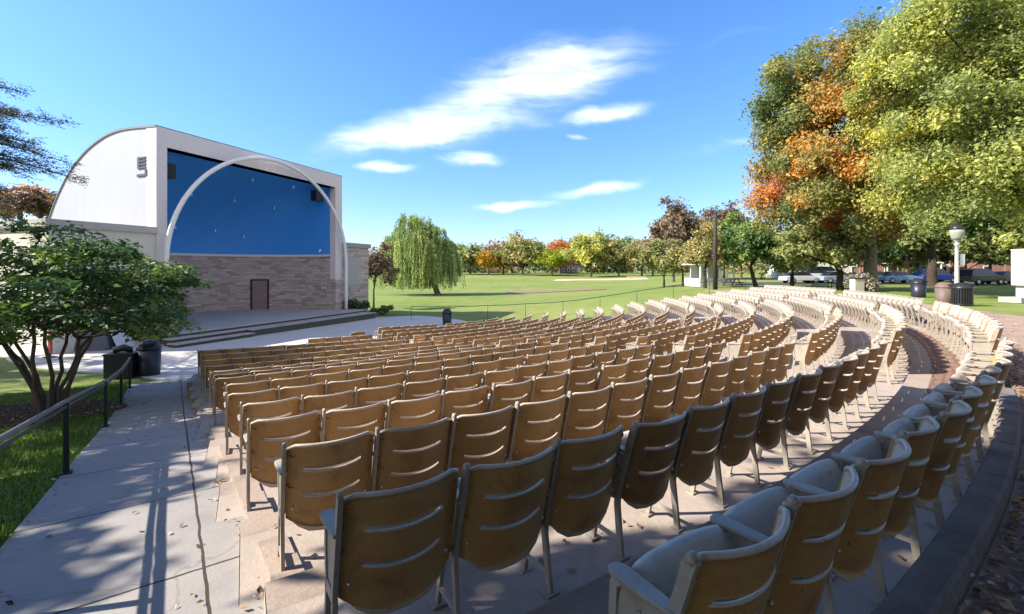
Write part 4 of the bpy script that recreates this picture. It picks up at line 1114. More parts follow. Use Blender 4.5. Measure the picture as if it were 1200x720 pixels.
# multi-stemmed ornamental tree beside the walkway
bx0, by0 = -9.9, 9.75
z0 = gz(bx0, by0)
ot = thing('ornamental_tree', 'low many-stemmed dark green tree spreading over the mulch bed by the handrail', 'tree', (bx0, by0, z0 - 0.03))
r = np.random.default_rng(51)
mb = MB(); tips = []
for j in range(9):
    az = j / 9 * 2 * PI + r.normal(0, 0.25); rr = r.uniform(0.5, 1.25); hh = r.uniform(1.5, 2.2)
    b0 = np.array([0.10 * math.cos(az), 0.10 * math.sin(az), -0.05]); p1 = np.array([rr * math.cos(az), rr * math.sin(az), hh])
    limb(mb, b0, p1, 0.048, 0.028, r, -0.03, 7, 8)
    for q in range(4):
        a2 = az + r.normal(0, 0.6); r2 = rr + r.uniform(0.5, 1.9); p2 = np.array([r2 * math.cos(a2), r2 * math.sin(a2), hh + r.uniform(0.1, 1.1)])
        limb(mb, p1 + r.normal(0, .02, 3), p2, 0.026, 0.009, r, 0.05, 5, 6); tips.append(p2)
mb.build('trunk', M['bark'], ot, fix=False)
C_, Nn, T = [], [], []
layers = list(tips)
for _ in range(112):
    a = r.uniform(0, 2 * PI); q = 2.8 * math.sqrt(r.uniform(0.03, 1)); layers.append(np.array([q * math.cos(a) * 1.06 - 0.45, q * math.sin(a) * 0.92, 1.6 + 2.65 * math.sqrt(max(0, 1 - (q / 3.15) ** 2)) * r.uniform(0.1, 1.0)]))
for c in layers:
    m_ = int(r.uniform(120, 260)); rad = r.uniform(0.42, 0.85)
    d = r.normal(0, 1, (m_, 2)); d /= np.linalg.norm(d, axis=1, keepdims=True); q = np.sqrt(r.uniform(0, 1, (m_, 1)))
    xy = d * q * rad
    P = np.concatenate([c[:2] + xy, c[2] + r.normal(0, 0.07, (m_, 1)) - 0.16 * q ** 2 * rad], 1)
    C_.append(P); Nn.append(np.concatenate([d * 0.35, np.ones((m_, 1))], 1)); T.append(np.full(m_, r.uniform(0.15, 0.95)) + r.normal(0, 0.08, m_))
C_ = np.concatenate(C_); V, Q = leaf_cloud(C_, np.concatenate(Nn), 0.062, 0.5, 0.45, r)
me = bpy.data.meshes.new('crown'); raw_mesh(me, V, Q, [LM['dark']], False, np.concatenate(T)); link(bpy.data.objects.new('crown', me), ot)

# conifer at the edge of the frame
def conifer(name, label, x, y, h, spread, seed, first=1.5, step=0.42, dens=1.0):
    r = np.random.default_rng(seed); z0 = gz(x, y)
    t = thing(name, label, 'tree', (x, y, z0 - 0.05))
    mb = MB(); mb.tube([(0, 0, -0.2), (0, 0, h * 0.3), (0.05, 0, h * 0.7), (0, 0, h)], [0.32, 0.25, 0.15, 0.03], 10)
    C_, A_, T = [], [], []
    z = first
    while z < h - 0.3:
        nb = 6
        for b in range(nb):
            az = b / nb * 2 * PI + r.uniform(0, 6.28); ln = spread * (1 - (z / h) ** 6) * r.uniform(0.6, 1.06) + 0.3
            dr = np.array([math.cos(az), math.sin(az), 0]); pr = np.array([-dr[1], dr[0], 0])
            rise = r.uniform(0.0, 0.22)
            def bp(s): return np.array([0, 0, z]) + dr * ln * s + np.array([0, 0, ln * (rise * s - 0.18 * s * s)])
            mb.tube([tuple(bp(s)) for s in np.linspace(0, 1, 5)], [0.05, 0.04, 0.028, 0.018, 0.008], 5)
            k = int(ln * 34 * dens)
            s = r.uniform(0.15, 1.02, k) ** 0.8
            side = r.choice([-1, 1], k)
            for ss, sg in zip(s, side):
                L_ = 0.55 * (1.05 - ss) * ln * 0.5 + 0.28
                base = bp(ss) + r.normal(0, 0.09, 3); out = dr * r.uniform(0.35, 0.8) + pr * sg * r.uniform(0.4, 0.9); out /= np.linalg.norm(out)
                L_ *= r.uniform(0.4, 1)
                m_ = max(int(L_ / 0.035), 4)
                u = np.linspace(0, 1, m_)[:, None]
                P = base + out * L_ * u + np.array([0, 0, r.uniform(-0.5, 0.25) * L_]) * u ** 1.6 + r.normal(0, 0.02, (m_, 3))
                C_.append(P); A_.append(np.tile(out, (m_, 1)) + r.normal(0, 0.55, (m_, 3))); T.append(np.full(m_, r.uniform(0.1, 0.9)))
        z += step * r.uniform(0.8, 1.3)
    C_ = np.concatenate(C_); A_ = np.concatenate(A_); A_ /= np.linalg.norm(A_, axis=1, keepdims=True); T = np.concatenate(T)
    k = len(C_); sd = np.cross(A_, r.normal(0, 1, (k, 3))); sd /= np.linalg.norm(sd, axis=1, keepdims=True)
    V = np.stack([C_ - A_ * 0.012, C_ + sd * 0.012, C_ + A_ * 0.085, C_ - sd * 0.012], 1).reshape(-1, 3)
    me = bpy.data.meshes.new('crown'); raw_mesh(me, V, np.arange(4 * k).reshape(k, 4), [LM['conifer']], False, T); link(bpy.data.objects.new('crown', me), t)
    mb.build('trunk', M['bark_dark'], t, fix=False)
    return t
conifer('conifer_tree', 'dark conifer whose flat branches reach into the sky beside the bandshell roof', -19.3, 14.0, 10.6, 5.5, 61, 6.0, 0.40, 1.0)
x, y = pt(24, 56)
tree('autumn_tree', 'orange and brown tree showing above the flat annex roof', x, y, ztop(222, 56), 9, 7, ztop(262, 56), LM['orange'], M['bark'], 40, 130, 1.1, 0.24, plain(0.0, 0.9), 62, 0.3)
x, y = pt(48, 50)
tree('park_tree', 'greenish brown tree half hidden behind the curved bandshell roof', x, y, ztop(226, 50), 6, 6, ztop(262, 50), LM['brown'], M['bark'], 30, 130, 0.9, 0.2, plain(0.0, 0.6), 63, 0.25)

# shade trees standing beside and behind the viewer: their crowns shade the near rows and the walkway
def lc(l, c): return (l * .985 - c * .17, l * .17 + c * .985)
def shade(label, l, c, lz, hz, wl, wc, nclump, n_per, cr, size, seed, power=0.5, boxy=1.0, turn=0.0):
    x, y = lc(l, c); r = np.random.default_rng(seed); z0 = gz(x, y)
    t = thing('shade_tree', label, 'tree', (x, y, z0 - 0.1), math.atan2(.17, .985) + turn)
    cen = np.array([0, 0, (lz + hz) / 2 - z0]); cl = clumps_in(cen, (wl / 2, wc / 2, (hz - lz) / 2), nclump, r, -0.9, power, 0.12, boxy)
    V, Q, T = crown_mesh(cl, n_per, cr, size, r.uniform(0.1, 0.8, nclump), r, centre=cen)
    me = bpy.data.meshes.new('crown'); raw_mesh(me, V, Q, [LM['shade']], False, T); link(bpy.data.objects.new('crown', me), t)
    mb = MB(); mb.tube([(0, 0, -0.2), (0, 0, lz - z0)], [0.45, 0.3], 10)
    for c_ in cl[:12]: limb(mb, (0, 0, lz - z0 - 0.4), c_, 0.14, 0.03, r, 0.08)
    mb.build('trunk', M['bark'], t, fix=False)
SUN_EL = 38.0
shade('broad shade tree behind the viewer', -5.3, -1.2, 6.6, 12, 15.0, 9.6, 175, 200, 1.0, 0.20, 71, 0.7, 0.72, 0.10)
shade('added great tree a few steps behind the viewer, blocking the sky', 3.0, -7.6, 4.2, 15, 17, 11, 260, 190, 1.2, 0.25, 75, 0.5, 0.75)  # unseen crown added to keep sky light off the near seat backs
shade('added tall tree behind the viewer by the ring path, blocking the sky', 12.0, -12.5, 3.2, 15, 12, 8, 90, 190, 1.2, 0.25, 76)  # added out of view as a further screen against the rear sky
shade('added tall tree farther along the ring path behind the viewer, blocking the sky', 17.5, -3.0, 4.0, 14, 8, 8, 70, 170, 1.1, 0.25, 77)  # third unseen tree added to dim the near rows
shade('narrow tree beside the walkway', -15.3, 5.5, 5.5, 10.5, 7.5, 6.6, 66, 170, 0.62, 0.16, 72)
shade('slim tree standing beside the upper end of the walkway', -12.8, 3.0, 5.0, 9, 5.5, 3.6, 34, 120, 0.6, 0.15, 78)
shade('wide tree shading the plaza in front of the annex', -27.5, 17.5, 5.0, 11, 8.0, 6.0, 40, 130, 0.9, 0.2, 74)
shade('thick tree beyond the conifer', -17.5, 12.2, 5.0, 11, 6.5, 4.0, 46, 160, 0.9, 0.19, 73)

# ------------------------------------------------------------------ street furniture
# handrail along the walkway
hr = thing('handrail', 'dark green posts carrying a grey pipe rail down the edge of the walkway', 'handrail', (*along(-1.46, 5.3), 0))
hb = Vector(hr.location)
ts = [-1.6, 1.9, 5.26, 8.9, 11.8, 14.3]
def rail_pt(t, h):
    x, y = along(-1.46, t); return (x - hb.x, y - hb.y, gz(x, y) + h)
for t in ts:
    x, y, z = rail_pt(t, 0)
    mb = MB(); mb.box((x, y, z + 0.40), (0.05, 0.05, 0.86), rz=rz_path); mb.box((x, y, z + 0.05), (0.10, 0.10, 0.02), rz=rz_path)
    mb.build('post', M['green_metal'], hr, 0.004)
mb = MB(); mb.tube([rail_pt(t, 0.85) for t in np.linspace(-1.8, 14.5, 60)], 0.022, 10); mb.build('rail', surf('rail_metal', (0.16, 0.16, 0.165), 0.38, 0.2, 6, 0.05, metal=0.5), hr)
mb = MB(); mb.tube([rail_pt(t, 0.79) for t in np.linspace(-1.8, 14.5, 60)], 0.017, 8); mb.build('lower_rail', M['dark'], hr)

def domed_bin(label, x, y, h, r_, m, slatted=False, group=None):
    t = thing('litter_bin', label, 'bin', (x, y, gz(x, y) + 0.03), random.uniform(0, 1), group)
    hb_ = h * 0.72
    if slatted:
        mb = MB(); mb.lathe([(0, 0.05), (r_ * 0.86, 0.05), (r_ * 0.86, hb_ - 0.03), (0, hb_ - 0.03)], sides=24); mb.build('liner', M['dark'], t)
        mb = MB()
        for k in range(26):
            a = k / 26 * 2 * PI
            mb.box((r_ * math.cos(a), r_ * math.sin(a), hb_ / 2 + 0.02), (0.014, 0.055, hb_), rz=a)
        mb.build('slat', m, t)
        mb = MB()
        for z in (0.05, hb_ + 0.02):
            mb.tube([(r_ * math.cos(a), r_ * math.sin(a), z) for a in np.linspace(0, 2 * PI, 33)], 0.02, 6)
        mb.build('ring', m, t)
    else:
        mb = MB(); mb.lathe([(0, 0), (r_ * 0.88, 0), (r_ * 0.92, 0.05), (r_, hb_), (0, hb_)], sides=28); mb.build('body', m, t)
    mb = MB()
    mb.lathe([(r_ * 1.0, hb_), (r_ * 1.06, hb_ + 0.02), (r_ * 1.06, hb_ + 0.06), (r_ * 0.98, hb_ + 0.10), (r_ * 0.86, h * 0.88), (r_ * 0.6, h * 0.97), (r_ * 0.25, h), (0, h)], sides=28); lid = mb.build('lid', m, t)
    mb = MB(); mb.box((0, -r_ * 0.84, h * 0.85), (r_ * 0.9, 0.12, h * 0.10)); mb.build('opening', M['glass'], lid)
    return t
x, y = pt(175, 14.3); domed_bin('dark domed litter bin at the lower end of the walkway handrail', x, y, 1.12, 0.31, M['darkblue'])
x, y = pt(144.5, 14.0)
t = thing('square_bin', 'black square bin with rubbish on top beside the domed bin', 'bin', (x, y, gz(x, y) + 0.03), 0.25)
mb = MB(); mb.box((0, 0, 0.37), (0.72, 0.6, 0.70)); mb.build('body', M['dark'], t, 0.015)
mb = MB(); mb.box((0, 0, 0.735), (0.77, 0.65, 0.035)); mb.build('rim', M['darkblue'], t, 0.006)
mb = MB(); mb.tube([(-0.2, 0, 0.75), (-0.22, 0.02, 0.84), (0.02, 0, 0.90), (0.2, -0.02, 0.83), (0.22, 0, 0.75)], [0.05, 0.1, 0.11, 0.09, 0.04], 8); mb.build('rubbish_sack', M['dark'], t)
x, y = pt(524, 29); domed_bin('black domed litter bin at the end of the front seats by the lawn', x, y, 1.0, 0.30, M['dark'])
x, y = pt(1076, 27); domed_bin('blue-black domed litter bin under the trees, standing alone', x, y, 1.08, 0.37, M['darkblue'])
x, y = pt(1127, 20.6); domed_bin('black slatted litter bin in front of the lamp post', x, y, 1.02, 0.36, M['dark'], True)
x, y = pt(1106, 21.6); domed_bin('brown domed litter bin beside the slatted black bin', x, y, 1.02, 0.34, surf('brown_bin', (0.15, 0.105, 0.085), 0.6, 0.2))
# covered equipment near the annex
x, y = pt(113, 19.5)
t = thing('covered_equipment', 'low grey tarpaulin-covered equipment with a white sheet by the stage steps', 'equipment', (x, y, gz(x, y) + 0.03), 0.3)
bm = bmesh.new(); bmesh.ops.create_grid(bm, x_segments=14, y_segments=10, size=1)
for v in bm.verts:
    ex, ey = abs(v.co.x), abs(v.co.y); drop = max(ex, ey)
    v.co.z = (0.92 if drop < 0.86 else 0.02) + 0.06 * math.sin(v.co.x * 5 + 1) * (drop < 0.86) + random.uniform(-.02, .02); v.co.x *= 0.62; v.co.y *= 0.5
    if drop > 0.95: v.co.x *= 1.06; v.co.y *= 1.06
me = bpy.data.meshes.new('tarpaulin'); bm.to_mesh(me); bm.free(); me.materials.append(M['tarp']); link(bpy.data.objects.new('tarpaulin', me), t)
mb = MB(); mb.add([(0.67, -0.5, 0.95), (0.70, 0.45, 0.95), (1.25, 0.4, 0.02), (1.05, -0.55, 0.02), (0.64, -0.5, 0.93), (0.67, 0.45, 0.93), (1.22, 0.4, 0.0), (1.02, -0.55, 0.0)], [(0, 1, 2, 3), (7, 6, 5, 4), (0, 3, 7, 4), (1, 0, 4, 5), (2, 1, 5, 6), (3, 2, 6, 7)])
mb.build('white_sheet', M['cloth'], t)
x, y = pt(59, 17.5)
t = thing('red_board', 'narrow red upright board seen through the stems of the ornamental tree', 'board', (x, y, gz(x, y) + 0.03), -0.4)
mb = MB(); mb.box((0, 0, 0.52), (0.24, 0.05, 0.72)); mb.build('panel', M['red'], t, 0.01)
mb = MB(); mb.box((0, 0, 0.02), (0.4, 0.3, 0.04)); mb.box((0, 0, 0.1), (0.05, 0.05, 0.16)); mb.build('foot', M['dark'], t, 0.006)

# lamp post
x, y = pt(1121, 21.6)
t = thing('lamp_post', 'pale lamp post with a frosted acorn globe standing behind the bins', 'lamp post', (x, y, gz(x, y)))
mb = MB(); mb.lathe([(0, 0), (0.22, 0), (0.22, 0.12), (0.15, 0.2), (0.14, 0.55), (0.105, 0.7), (0.085, 3.0), (0.075, 3.2), (0.12, 3.26), (0.12, 3.32), (0.07, 3.38), (0.10, 3.46), (0.16, 3.5), (0, 3.52)], sides=16)
mb.build('post', surf('lamp_post_paint', (0.42, 0.41, 0.37), 0.6, 0.2, 3, 0.1), t)
gm = surf('lamp_globe', (0.30, 0.32, 0.26), 0.3, 0.04, 3, 0)
mb = MB(); mb.lathe([(0, 3.50), (0.17, 3.51), (0.25, 3.68), (0.315, 3.95), (0.30, 4.12), (0, 4.12)], sides=20); mb.build('globe', gm, t)
mb = MB(); mb.lathe([(0.31, 4.10), (0.33, 4.14), (0.24, 4.30), (0.14, 4.38), (0.05, 4.42), (0.04, 4.52), (0, 4.54)], sides=20); mb.build('cap', M['dark'], t)
t.scale = (0.88, 0.88, 0.86)
mb = MB(); mb.box((0.28, -0.02, 2.45), (0.24, 0.03, 0.62)); mb.tube([(0, 0, 2.74), (0.42, -0.02, 2.74)], 0.018, 6); mb.build('side_plate', M['trim'], t)

# wooden pole
x, y = pt(838, 39)
t = thing('utility_pole', 'tall dark wooden pole at the edge of the lawn by the white kiosk', 'pole', (x, y, gz(x, y)))
hp = ztop(250, 39) - gz(x, y)
mb = MB(); mb.tube([(0, 0, -0.3), (0, 0, hp * 0.5), (0.03, 0, hp)], [0.20, 0.175, 0.14], 12); mb.build('shaft', M['pole'], t)
mb = MB(); mb.lathe([(0, hp - 0.01), (0.16, hp - 0.01), (0.15, hp + 0.05), (0, hp + 0.07)], (0.03, 0, 0), 12); mb.build('cap', M['dark'], t)

# white kiosk
x, y = pt(831, 52)
t = thing('kiosk', 'small white open kiosk with columns and low wall behind the wooden pole', 'kiosk', (x, y, gz(x, y)), 0.15)
mb = MB()
for c_, s_ in (((0, -1.55, 0.45), (4.2, 0.14, 0.9)), ((0, 1.55, 0.45), (4.2, 0.14, 0.9)), ((-2.03, 0, 0.45), (0.14, 2.95, 0.9)), ((2.03, 0, 0.45), (0.14, 2.95, 0.9)), ((0, 0.9, 1.4), (3.6, 0.1, 2.2))): mb.box(c_, s_)
mb.build('wall', M['trim'], t)
for i in range(6):
    mb = MB(); mb.lathe([(0, 0.9), (0.13, 0.9), (0.11, 1.0), (0.10, 2.3), (0.13, 2.4), (0, 2.4)], (-2.0 + i * 0.8, -1.55, 0), 10); mb.build('column', M['trim'], t)
mb = MB(); mb.box((0, 0, 2.52), (4.7, 3.6, 0.22)); mb.build('entablature', M['trim'], t)
mb = MB(); mb.box((0, 0, 3.0), (4.9, 3.8, 0.75), taper=0.25); mb.build('roof', M['roofing'], t)
x, y = pt(858, 48); t = thing('picnic_table', 'dark picnic table on the grass by the white kiosk', 'table', (x, y, gz(x, y)), 0.4)
mb = MB(); mb.box((0, 0, 0.74), (1.7, 0.75, 0.05)); mb.build('tabletop', M['pole'], t)
for sy in (-0.65, 0.65):
    mb = MB(); mb.box((0, sy, 0.44), (1.7, 0.26, 0.05)); mb.build('bench_board', M['pole'], t)
for sx in (-0.6, 0.6):
    mb = MB(); mb.bar([(sx, -0.7, 0.0), (sx, -0.2, 0.72)], 0.06, 0.09); mb.bar([(sx + 0.061, 0.7, 0.0), (sx + 0.061, 0.2, 0.72)], 0.06, 0.09); mb.box((sx + 0.03, 0, 0.40), (0.05, 1.5, 0.08)); mb.build('leg', M['pole'], t)

# low black pipe rails on the grass
for i, (px, Y) in enumerate(((961, 38), (980, 38.3))):
    x, y = pt(px, Y); z = gz(x, y)
    t = thing('pipe_rail', ('low black hoop rail on the grass, beside the brown-trunked small tree' if i else 'low black hoop rail on the grass, farther from the maple trunk'), 'rail', (x, y, z), 0.1)
    w_ = 0.72 if i == 0 else 0.45
    mb = MB(); mb.tube([(-w_, 0, 0), (-w_, 0, 0.62), (-w_ + 0.1, 0, 0.72), (w_ - 0.1, 0, 0.72), (w_, 0, 0.62), (w_, 0, 0)], 0.028, 8); mb.build('hoop', M['dark'], t)
    mb = MB(); mb.tube([(-w_, 0, 0.4), (w_, 0, 0.4)], 0.018, 6); mb.build('crossbar', M['dark'], t)
x, y = pol(34.9, -4.6)
x, y = pt(1004, 30.0)
t = thing('concrete_post', 'short square tan post with a dark cap standing behind the last seats before the maple', 'post', (x, y, gz(x, y)))
mb = MB(); mb.box((0, 0, 0.5), (0.62, 0.5, 1.05)); mb.build('shaft', M['monument'], t, 0.02)
mb = MB(); mb.box((0, 0, 1.07), (0.70, 0.58, 0.09)); mb.build('cap', M['pole'], t, 0.01)

# stone monument
x, y = pt(1226, 22.4)
t = thing('monument', 'pale stone monument with a heavy upper block on a narrower plinth', 'monument', (x, y, gz(x, y)), 0.12)
mb = MB(); mb.box((0.7, 0, 0.08), (3.4, 2.6, 0.34)); mb.build('base_slab', M['monument'], t, 0.03)
mb = MB(); mb.box((0.68, 0, 0.55), (2.5, 1.7, 0.6)); mb.build('plinth', M['monument'], t, 0.03)
mb = MB(); mb.box((0.2, 0, 1.72), (1.9, 1.85, 1.74)); mb.box((2.35, 0, 1.72), (1.2, 1.84, 1.74)); mb.box((1.35, 0.35, 1.70), (0.9, 1.1, 1.70)); mb.build('upper_block', M['monument'], t, 0.035)
mb = MB(); mb.box((1.05, 0, 2.64), (3.62, 1.87, 0.10)); mb.build('capstone', M['monument'], t, 0.03)

# wire fence at the lawn end of the rows
fa, fb = (-7.0, 31.6), (19.5, 33.0)
t = thing('wire_fence', 'thin dark wire fence on slim posts between the seats and the lawn', 'fence', (fa[0], fa[1], 0))
npst = 11
def fpt(u, h):
    x = fa[0] + (fb[0] - fa[0]) * u; y = fa[1] + (fb[1] - fa[1]) * u
    return (x - fa[0], y - fa[1], gz(x, y) + h)
for i in range(npst):
    p = fpt(i / (npst - 1), 0); mb = MB(); mb.tube([(p[0], p[1], p[2] - 0.1), (p[0], p[1], p[2] + 1.0)], 0.016, 6); mb.build('post', M['dark'], t)
for h in (0.98,):
    mb = MB(); mb.tube([fpt(u, h - 0.02 * math.sin(PI * ((u * (npst - 1)) % 1))) for u in np.linspace(0, 1, 61)], 0.022, 5); mb.build('wire', M['dark'], t)

# ------------------------------------------------------------------ cars and houses beyond the park
def car(label, px, Y, m, kind='sedan', rz=0.0, flip=False):
    x, y = pt(px, Y)
    t = thing('parked_car', label, 'car', (x, y, gz(x, y) + 0.06), rz, 'cars parked along the street beyond the park')
    s = -1 if flip else 1
    if kind == 'sedan':
        L_, Wd = 4.5, 1.78
        low = [(-2.25, 0.35), (-2.27, 0.62), (-2.2, 0.84), (-1.6, 0.93), (1.0, 0.95), (1.9, 0.84), (2.22, 0.68), (2.25, 0.35)]
        cab = [(-1.75, 0.93), (-1.2, 1.36), (-0.5, 1.46), (0.25, 1.43), (1.1, 0.94)]
    elif kind == 'suv':
        L_, Wd = 4.6, 1.85
        low = [(-2.3, 0.40), (-2.32, 0.75), (-2.27, 1.02), (-1.9, 1.08), (1.05, 1.08), (1.95, 1.0), (2.25, 0.82), (2.3, 0.40)]
        cab = [(-2.2, 1.06), (-1.95, 1.66), (-1.4, 1.76), (0.3, 1.74), (1.15, 1.07)]
    else:
        L_, Wd = 4.9, 1.95
        low = [(-2.4, 0.38), (-2.44, 0.8), (-2.42, 1.15), (-2.2, 1.2), (1.5, 1.2), (2.15, 1.05), (2.4, 0.8), (2.42, 0.38)]
        cab = [(-2.38, 1.18), (-2.28, 1.95), (-2.0, 2.05), (0.7, 2.03), (1.7, 1.19)]
    mb = MB(); mb.prism([(a * s, b) for a, b in low], -Wd / 2, Wd / 2, lambda a, b, h: (a, h * (0.97 if b < 0.45 else 1.0), b)); mb.build('body', m, t, 0.06)
    top_ = max(b for a, b in cab); bot = cab[0][1]
    def tap(a, b, h): return (a, h * (1 - 0.17 * (b - bot) / (top_ - bot)), b)
    mb = MB(); mb.prism([(a * s, b) for a, b in cab], -Wd / 2 * 0.97, Wd / 2 * 0.97, tap); mb.build('window', M['glass'], t, 0.04)
    mb = MB(); rr = [(a * 0.94 * s, b + 0.012) for a, b in cab[1:-1]] + [(cab[-2][0] * s * 0.9, top_ - 0.04), (cab[1][0] * s * 0.9, top_ - 0.08)]
    mb.prism(rr, -Wd / 2 * 0.80, Wd / 2 * 0.80, lambda a, b, h: (a, h, b + 0.015)); mb.build('roof', m, t, 0.02)
    for a in (-L_ * 0.31, L_ * 0.31):
        for sy in (-1, 1):
            mb = MB(); mb.lathe([(0, -0.11), (0.30, -0.11), (0.33, -0.07), (0.33, 0.07), (0.30, 0.11), (0, 0.11)], sides=18)
            b = mb.v[-1].copy(); mb.v[-1] = np.stack([b[:, 0] + a * s, b[:, 2] + sy * (Wd / 2 - 0.10), b[:, 1] + 0.33], -1); w_ = mb.build('wheel', M['tyre'], t)
            mb = MB(); mb.lathe([(0, -0.01), (0.20, -0.01), (0.18, 0.02), (0, 0.03)], sides=14)
            b = mb.v[-1].copy(); mb.v[-1] = np.stack([b[:, 0] + a * s, sy * (b[:, 2] + Wd / 2 + 0.015), b[:, 1] + 0.33], -1); mb.build('rim', M['grey_metal'], w_)
    for sy in (-1, 1):
        mb = MB(); mb.box((L_ / 2 * s - 0.06 * s, sy * Wd * 0.36, low[-2][1] - 0.02), (0.12, 0.36, 0.13)); mb.build('headlight', M['lamp_white'], t, 0.02)
        mb = MB(); mb.box((-L_ / 2 * s + 0.03 * s, sy * Wd * 0.38, low[1][1] + 0.05), (0.08, 0.26, 0.16)); mb.build('tail_light', M['red'], t, 0.02)
    return t
def cpaint(n, c): return surf('car_' + n, c, 0.22, 0.04, 2, 0, spec=0.6)
car('white sedan, first of the cars seen past the olive trees', 938, 56, cpaint('white', (0.7, 0.7, 0.7)), 'sedan')
car('white van parked between the white and the silver-blue car', 963, 57, cpaint('white', (0.7, 0.7, 0.7)), 'van')
car('silver-blue sedan parked just before the dark small tree', 981, 55.5, cpaint('silverblue', (0.28, 0.35, 0.45)), 'sedan')
car('white sedan parked just past the maple trunk', 1026, 57, cpaint('white', (0.7, 0.7, 0.7)), 'sedan')
car('light blue van parked in front of the white porch columns', 1052, 56, cpaint('lightblue', (0.20, 0.36, 0.56)), 'sedan')
car('deep blue car parked behind the forked dark tree', 1096, 57, cpaint('deepblue', (0.025, 0.05, 0.22)), 'suv')
car('black SUV with dark windows parked past the lamp post', 1148, 50, cpaint('black', (0.02, 0.018, 0.02)), 'suv', 0.15)
car('dark blue sedan parked beside the black SUV, next to the monument', 1180, 52, cpaint('navy', (0.03, 0.045, 0.13)), 'sedan', 0.1)

def house(label, px, Y, w, d, h, m, rz=0.0, porch=False, brick=True, pitched=True):
    x, y = pt(px, Y); z = gz(x, y)
    t = thing('house', label, 'house', (x, y, z), rz)
    mb = MB(); mb.box((0, 0, h / 2 - 0.2), (w, d, h + 0.4)); o = mb.build('wall', m, t)
    if brick:
        uv = o.data.uv_layers.new(name='UVMap')
        for p in o.data.polygons:
            for li in p.loop_indices:
                c = o.data.vertices[o.data.loops[li].vertex_index].co; uv.data[li].uv = (c.x + c.y, c.z)
    mb = MB()
    if pitched:
        mb.prism([(-w / 2 - 0.3, h + 0.003), (0, h + w * 0.28), (w / 2 + 0.3, h + 0.003)], -d / 2 - 0.3, d / 2 + 0.3, lambda a, b, q: (a, q, b))
    else: mb.box((0, 0, h + 0.15), (w + 0.4, d + 0.4, 0.3))
    mb.build('roof', M['roofing'], t)
    nw = max(2, int(w / 2.2))
    for fl in range(max(1, int(h / 2.9))):
        for i in range(nw):
            xx = -w / 2 + (i + 0.5) * w / nw; zz = 1.6 + fl * 2.9
            if zz + 0.8 > h: continue
            mb = MB(); mb.box((xx, -d / 2 - 0.02, zz), (0.95, 0.10, 1.5)); wn = mb.build('window', M['trim'], t)
            mb = MB(); mb.box((xx, -d / 2 - 0.075, zz), (0.75, 0.02, 1.3)); mb.build('pane', M['glass'], wn)
    mb = MB(); mb.box((w / 2 - 0.8, -d / 2 - 0.06, 1.05), (0.95, 0.08, 2.1)); mb.build('door', M['door'], t)
    if porch:
        mb = MB(); mb.box((0, -d / 2 - 1.3, 2.85), (w * 0.98, 2.4, 0.25)); mb.build('porch_roof', M['trim'], t)
        for i in range(6):
            mb = MB(); mb.lathe([(0, 0.1), (0.16, 0.1), (0.13, 2.6), (0.17, 2.72), (0, 2.72)], (-w * 0.45 + i * w * 0.18, -d / 2 - 2.3, 0), 10); mb.build('porch_column', M['trim'], t)
    return t
house('brick house with a white columned porch behind the light blue car', 1048, 80, 8, 8, 6.5, M['brickred'], -0.3, True)
house('pale rendered house beyond the street behind the forked dark tree', 1090, 84, 11, 8, 6, M['cream_wall'], -0.3, False, False)
house('red brick house behind the black SUV', 1160, 76, 8, 8, 6.2, M['brickred'], -0.3, False, True, False)
house('red brick house beyond the street, next to the monument', 1212, 74, 12, 8, 6.0, M['brickred'], -0.3, True)
house('cream house beyond the white parked cars', 950, 92, 14, 8, 5.5, M['cream_wall'], -0.2, False, False)
house('distant dark house with a white roof edge behind the lime tree', 668, 200, 9, 8, 4.4, surf('dark_siding', (0.10, 0.09, 0.11), 0.8, 0.15), 0.0, False, False, False)
house('low brown-roofed house beyond the annex, half hidden by the conifer', 8, 62, 14, 8, 5.2, surf('brown_siding', (0.26, 0.18, 0.13), 0.8, 0.2), 0.25, False, False)
x, y = pt(746, 125); t = thing('low_wall', 'low cream wall at the end of the sand strip', 'wall', (x, y, gz(x, y)))
mb = MB(); mb.box((0, 0, 0.35), (5.2, 0.3, 0.8)); mb.build('wall_body', M['sand'], t, 0.02)

# ------------------------------------------------------------------ litter and grass
r = np.random.default_rng(91)
def flat_leaves(name, P, size, m, rr=r):
    k = len(P); Nn = np.tile([0, 0, 1.0], (k, 1)); V, Q = leaf_cloud(P, Nn, size, 0.55, 0.28, rr)
    me = bpy.data.meshes.new(name); raw_mesh(me, V, Q, [m], False, rr.uniform(0, 1, k)); return tag(link(bpy.data.objects.new(name, me)), kind='stuff')
lit = leafmat('fallen_leaves', [(0, (0.10, 0.055, 0.03)), (0.4, (0.24, 0.13, 0.06)), (0.75, (0.40, 0.27, 0.14)), (1, (0.50, 0.40, 0.26))], 0.1)
P = []
a = r.uniform(-68, -12, 9000); R2 = 33.68 + r.exponential(0.30, 9000)
for aa, rr in zip(a, R2):
    if rr > 37.5: continue
    x, y = pol(rr, aa); P.append((x, y, gz(x, y) + 0.045 + r.uniform(0, 0.02)))
for _ in range(900):
    aa = r.uniform(-66, -5); rr = r.uniform(33.9, 37.5); x, y = pol(rr, aa); P.append((x, y, gz(x, y) + 0.045))
for _ in range(900):                       # on the terraces
    k = int(r.integers(0, 6)); aa = r.uniform(PH[k], -30); rr = R_[k] + BACK - r.beta(0.6, 1.4) * 1.06
    x, y = pol(rr, aa); P.append((x, y, floor_z(k, CY + R_[k] * math.sin(math.radians(aa))) + 0.014))
for _ in range(420):                       # at the walkway edges
    tt = r.uniform(-1, 14); nn_ = -0.08 - abs(r.exponential(0.06)) if r.uniform() < 0.6 else -1.5 + r.normal(0, 0.14)
    x, y = along(nn_, tt); P.append((x, y, gz(x, y) + 0.055))
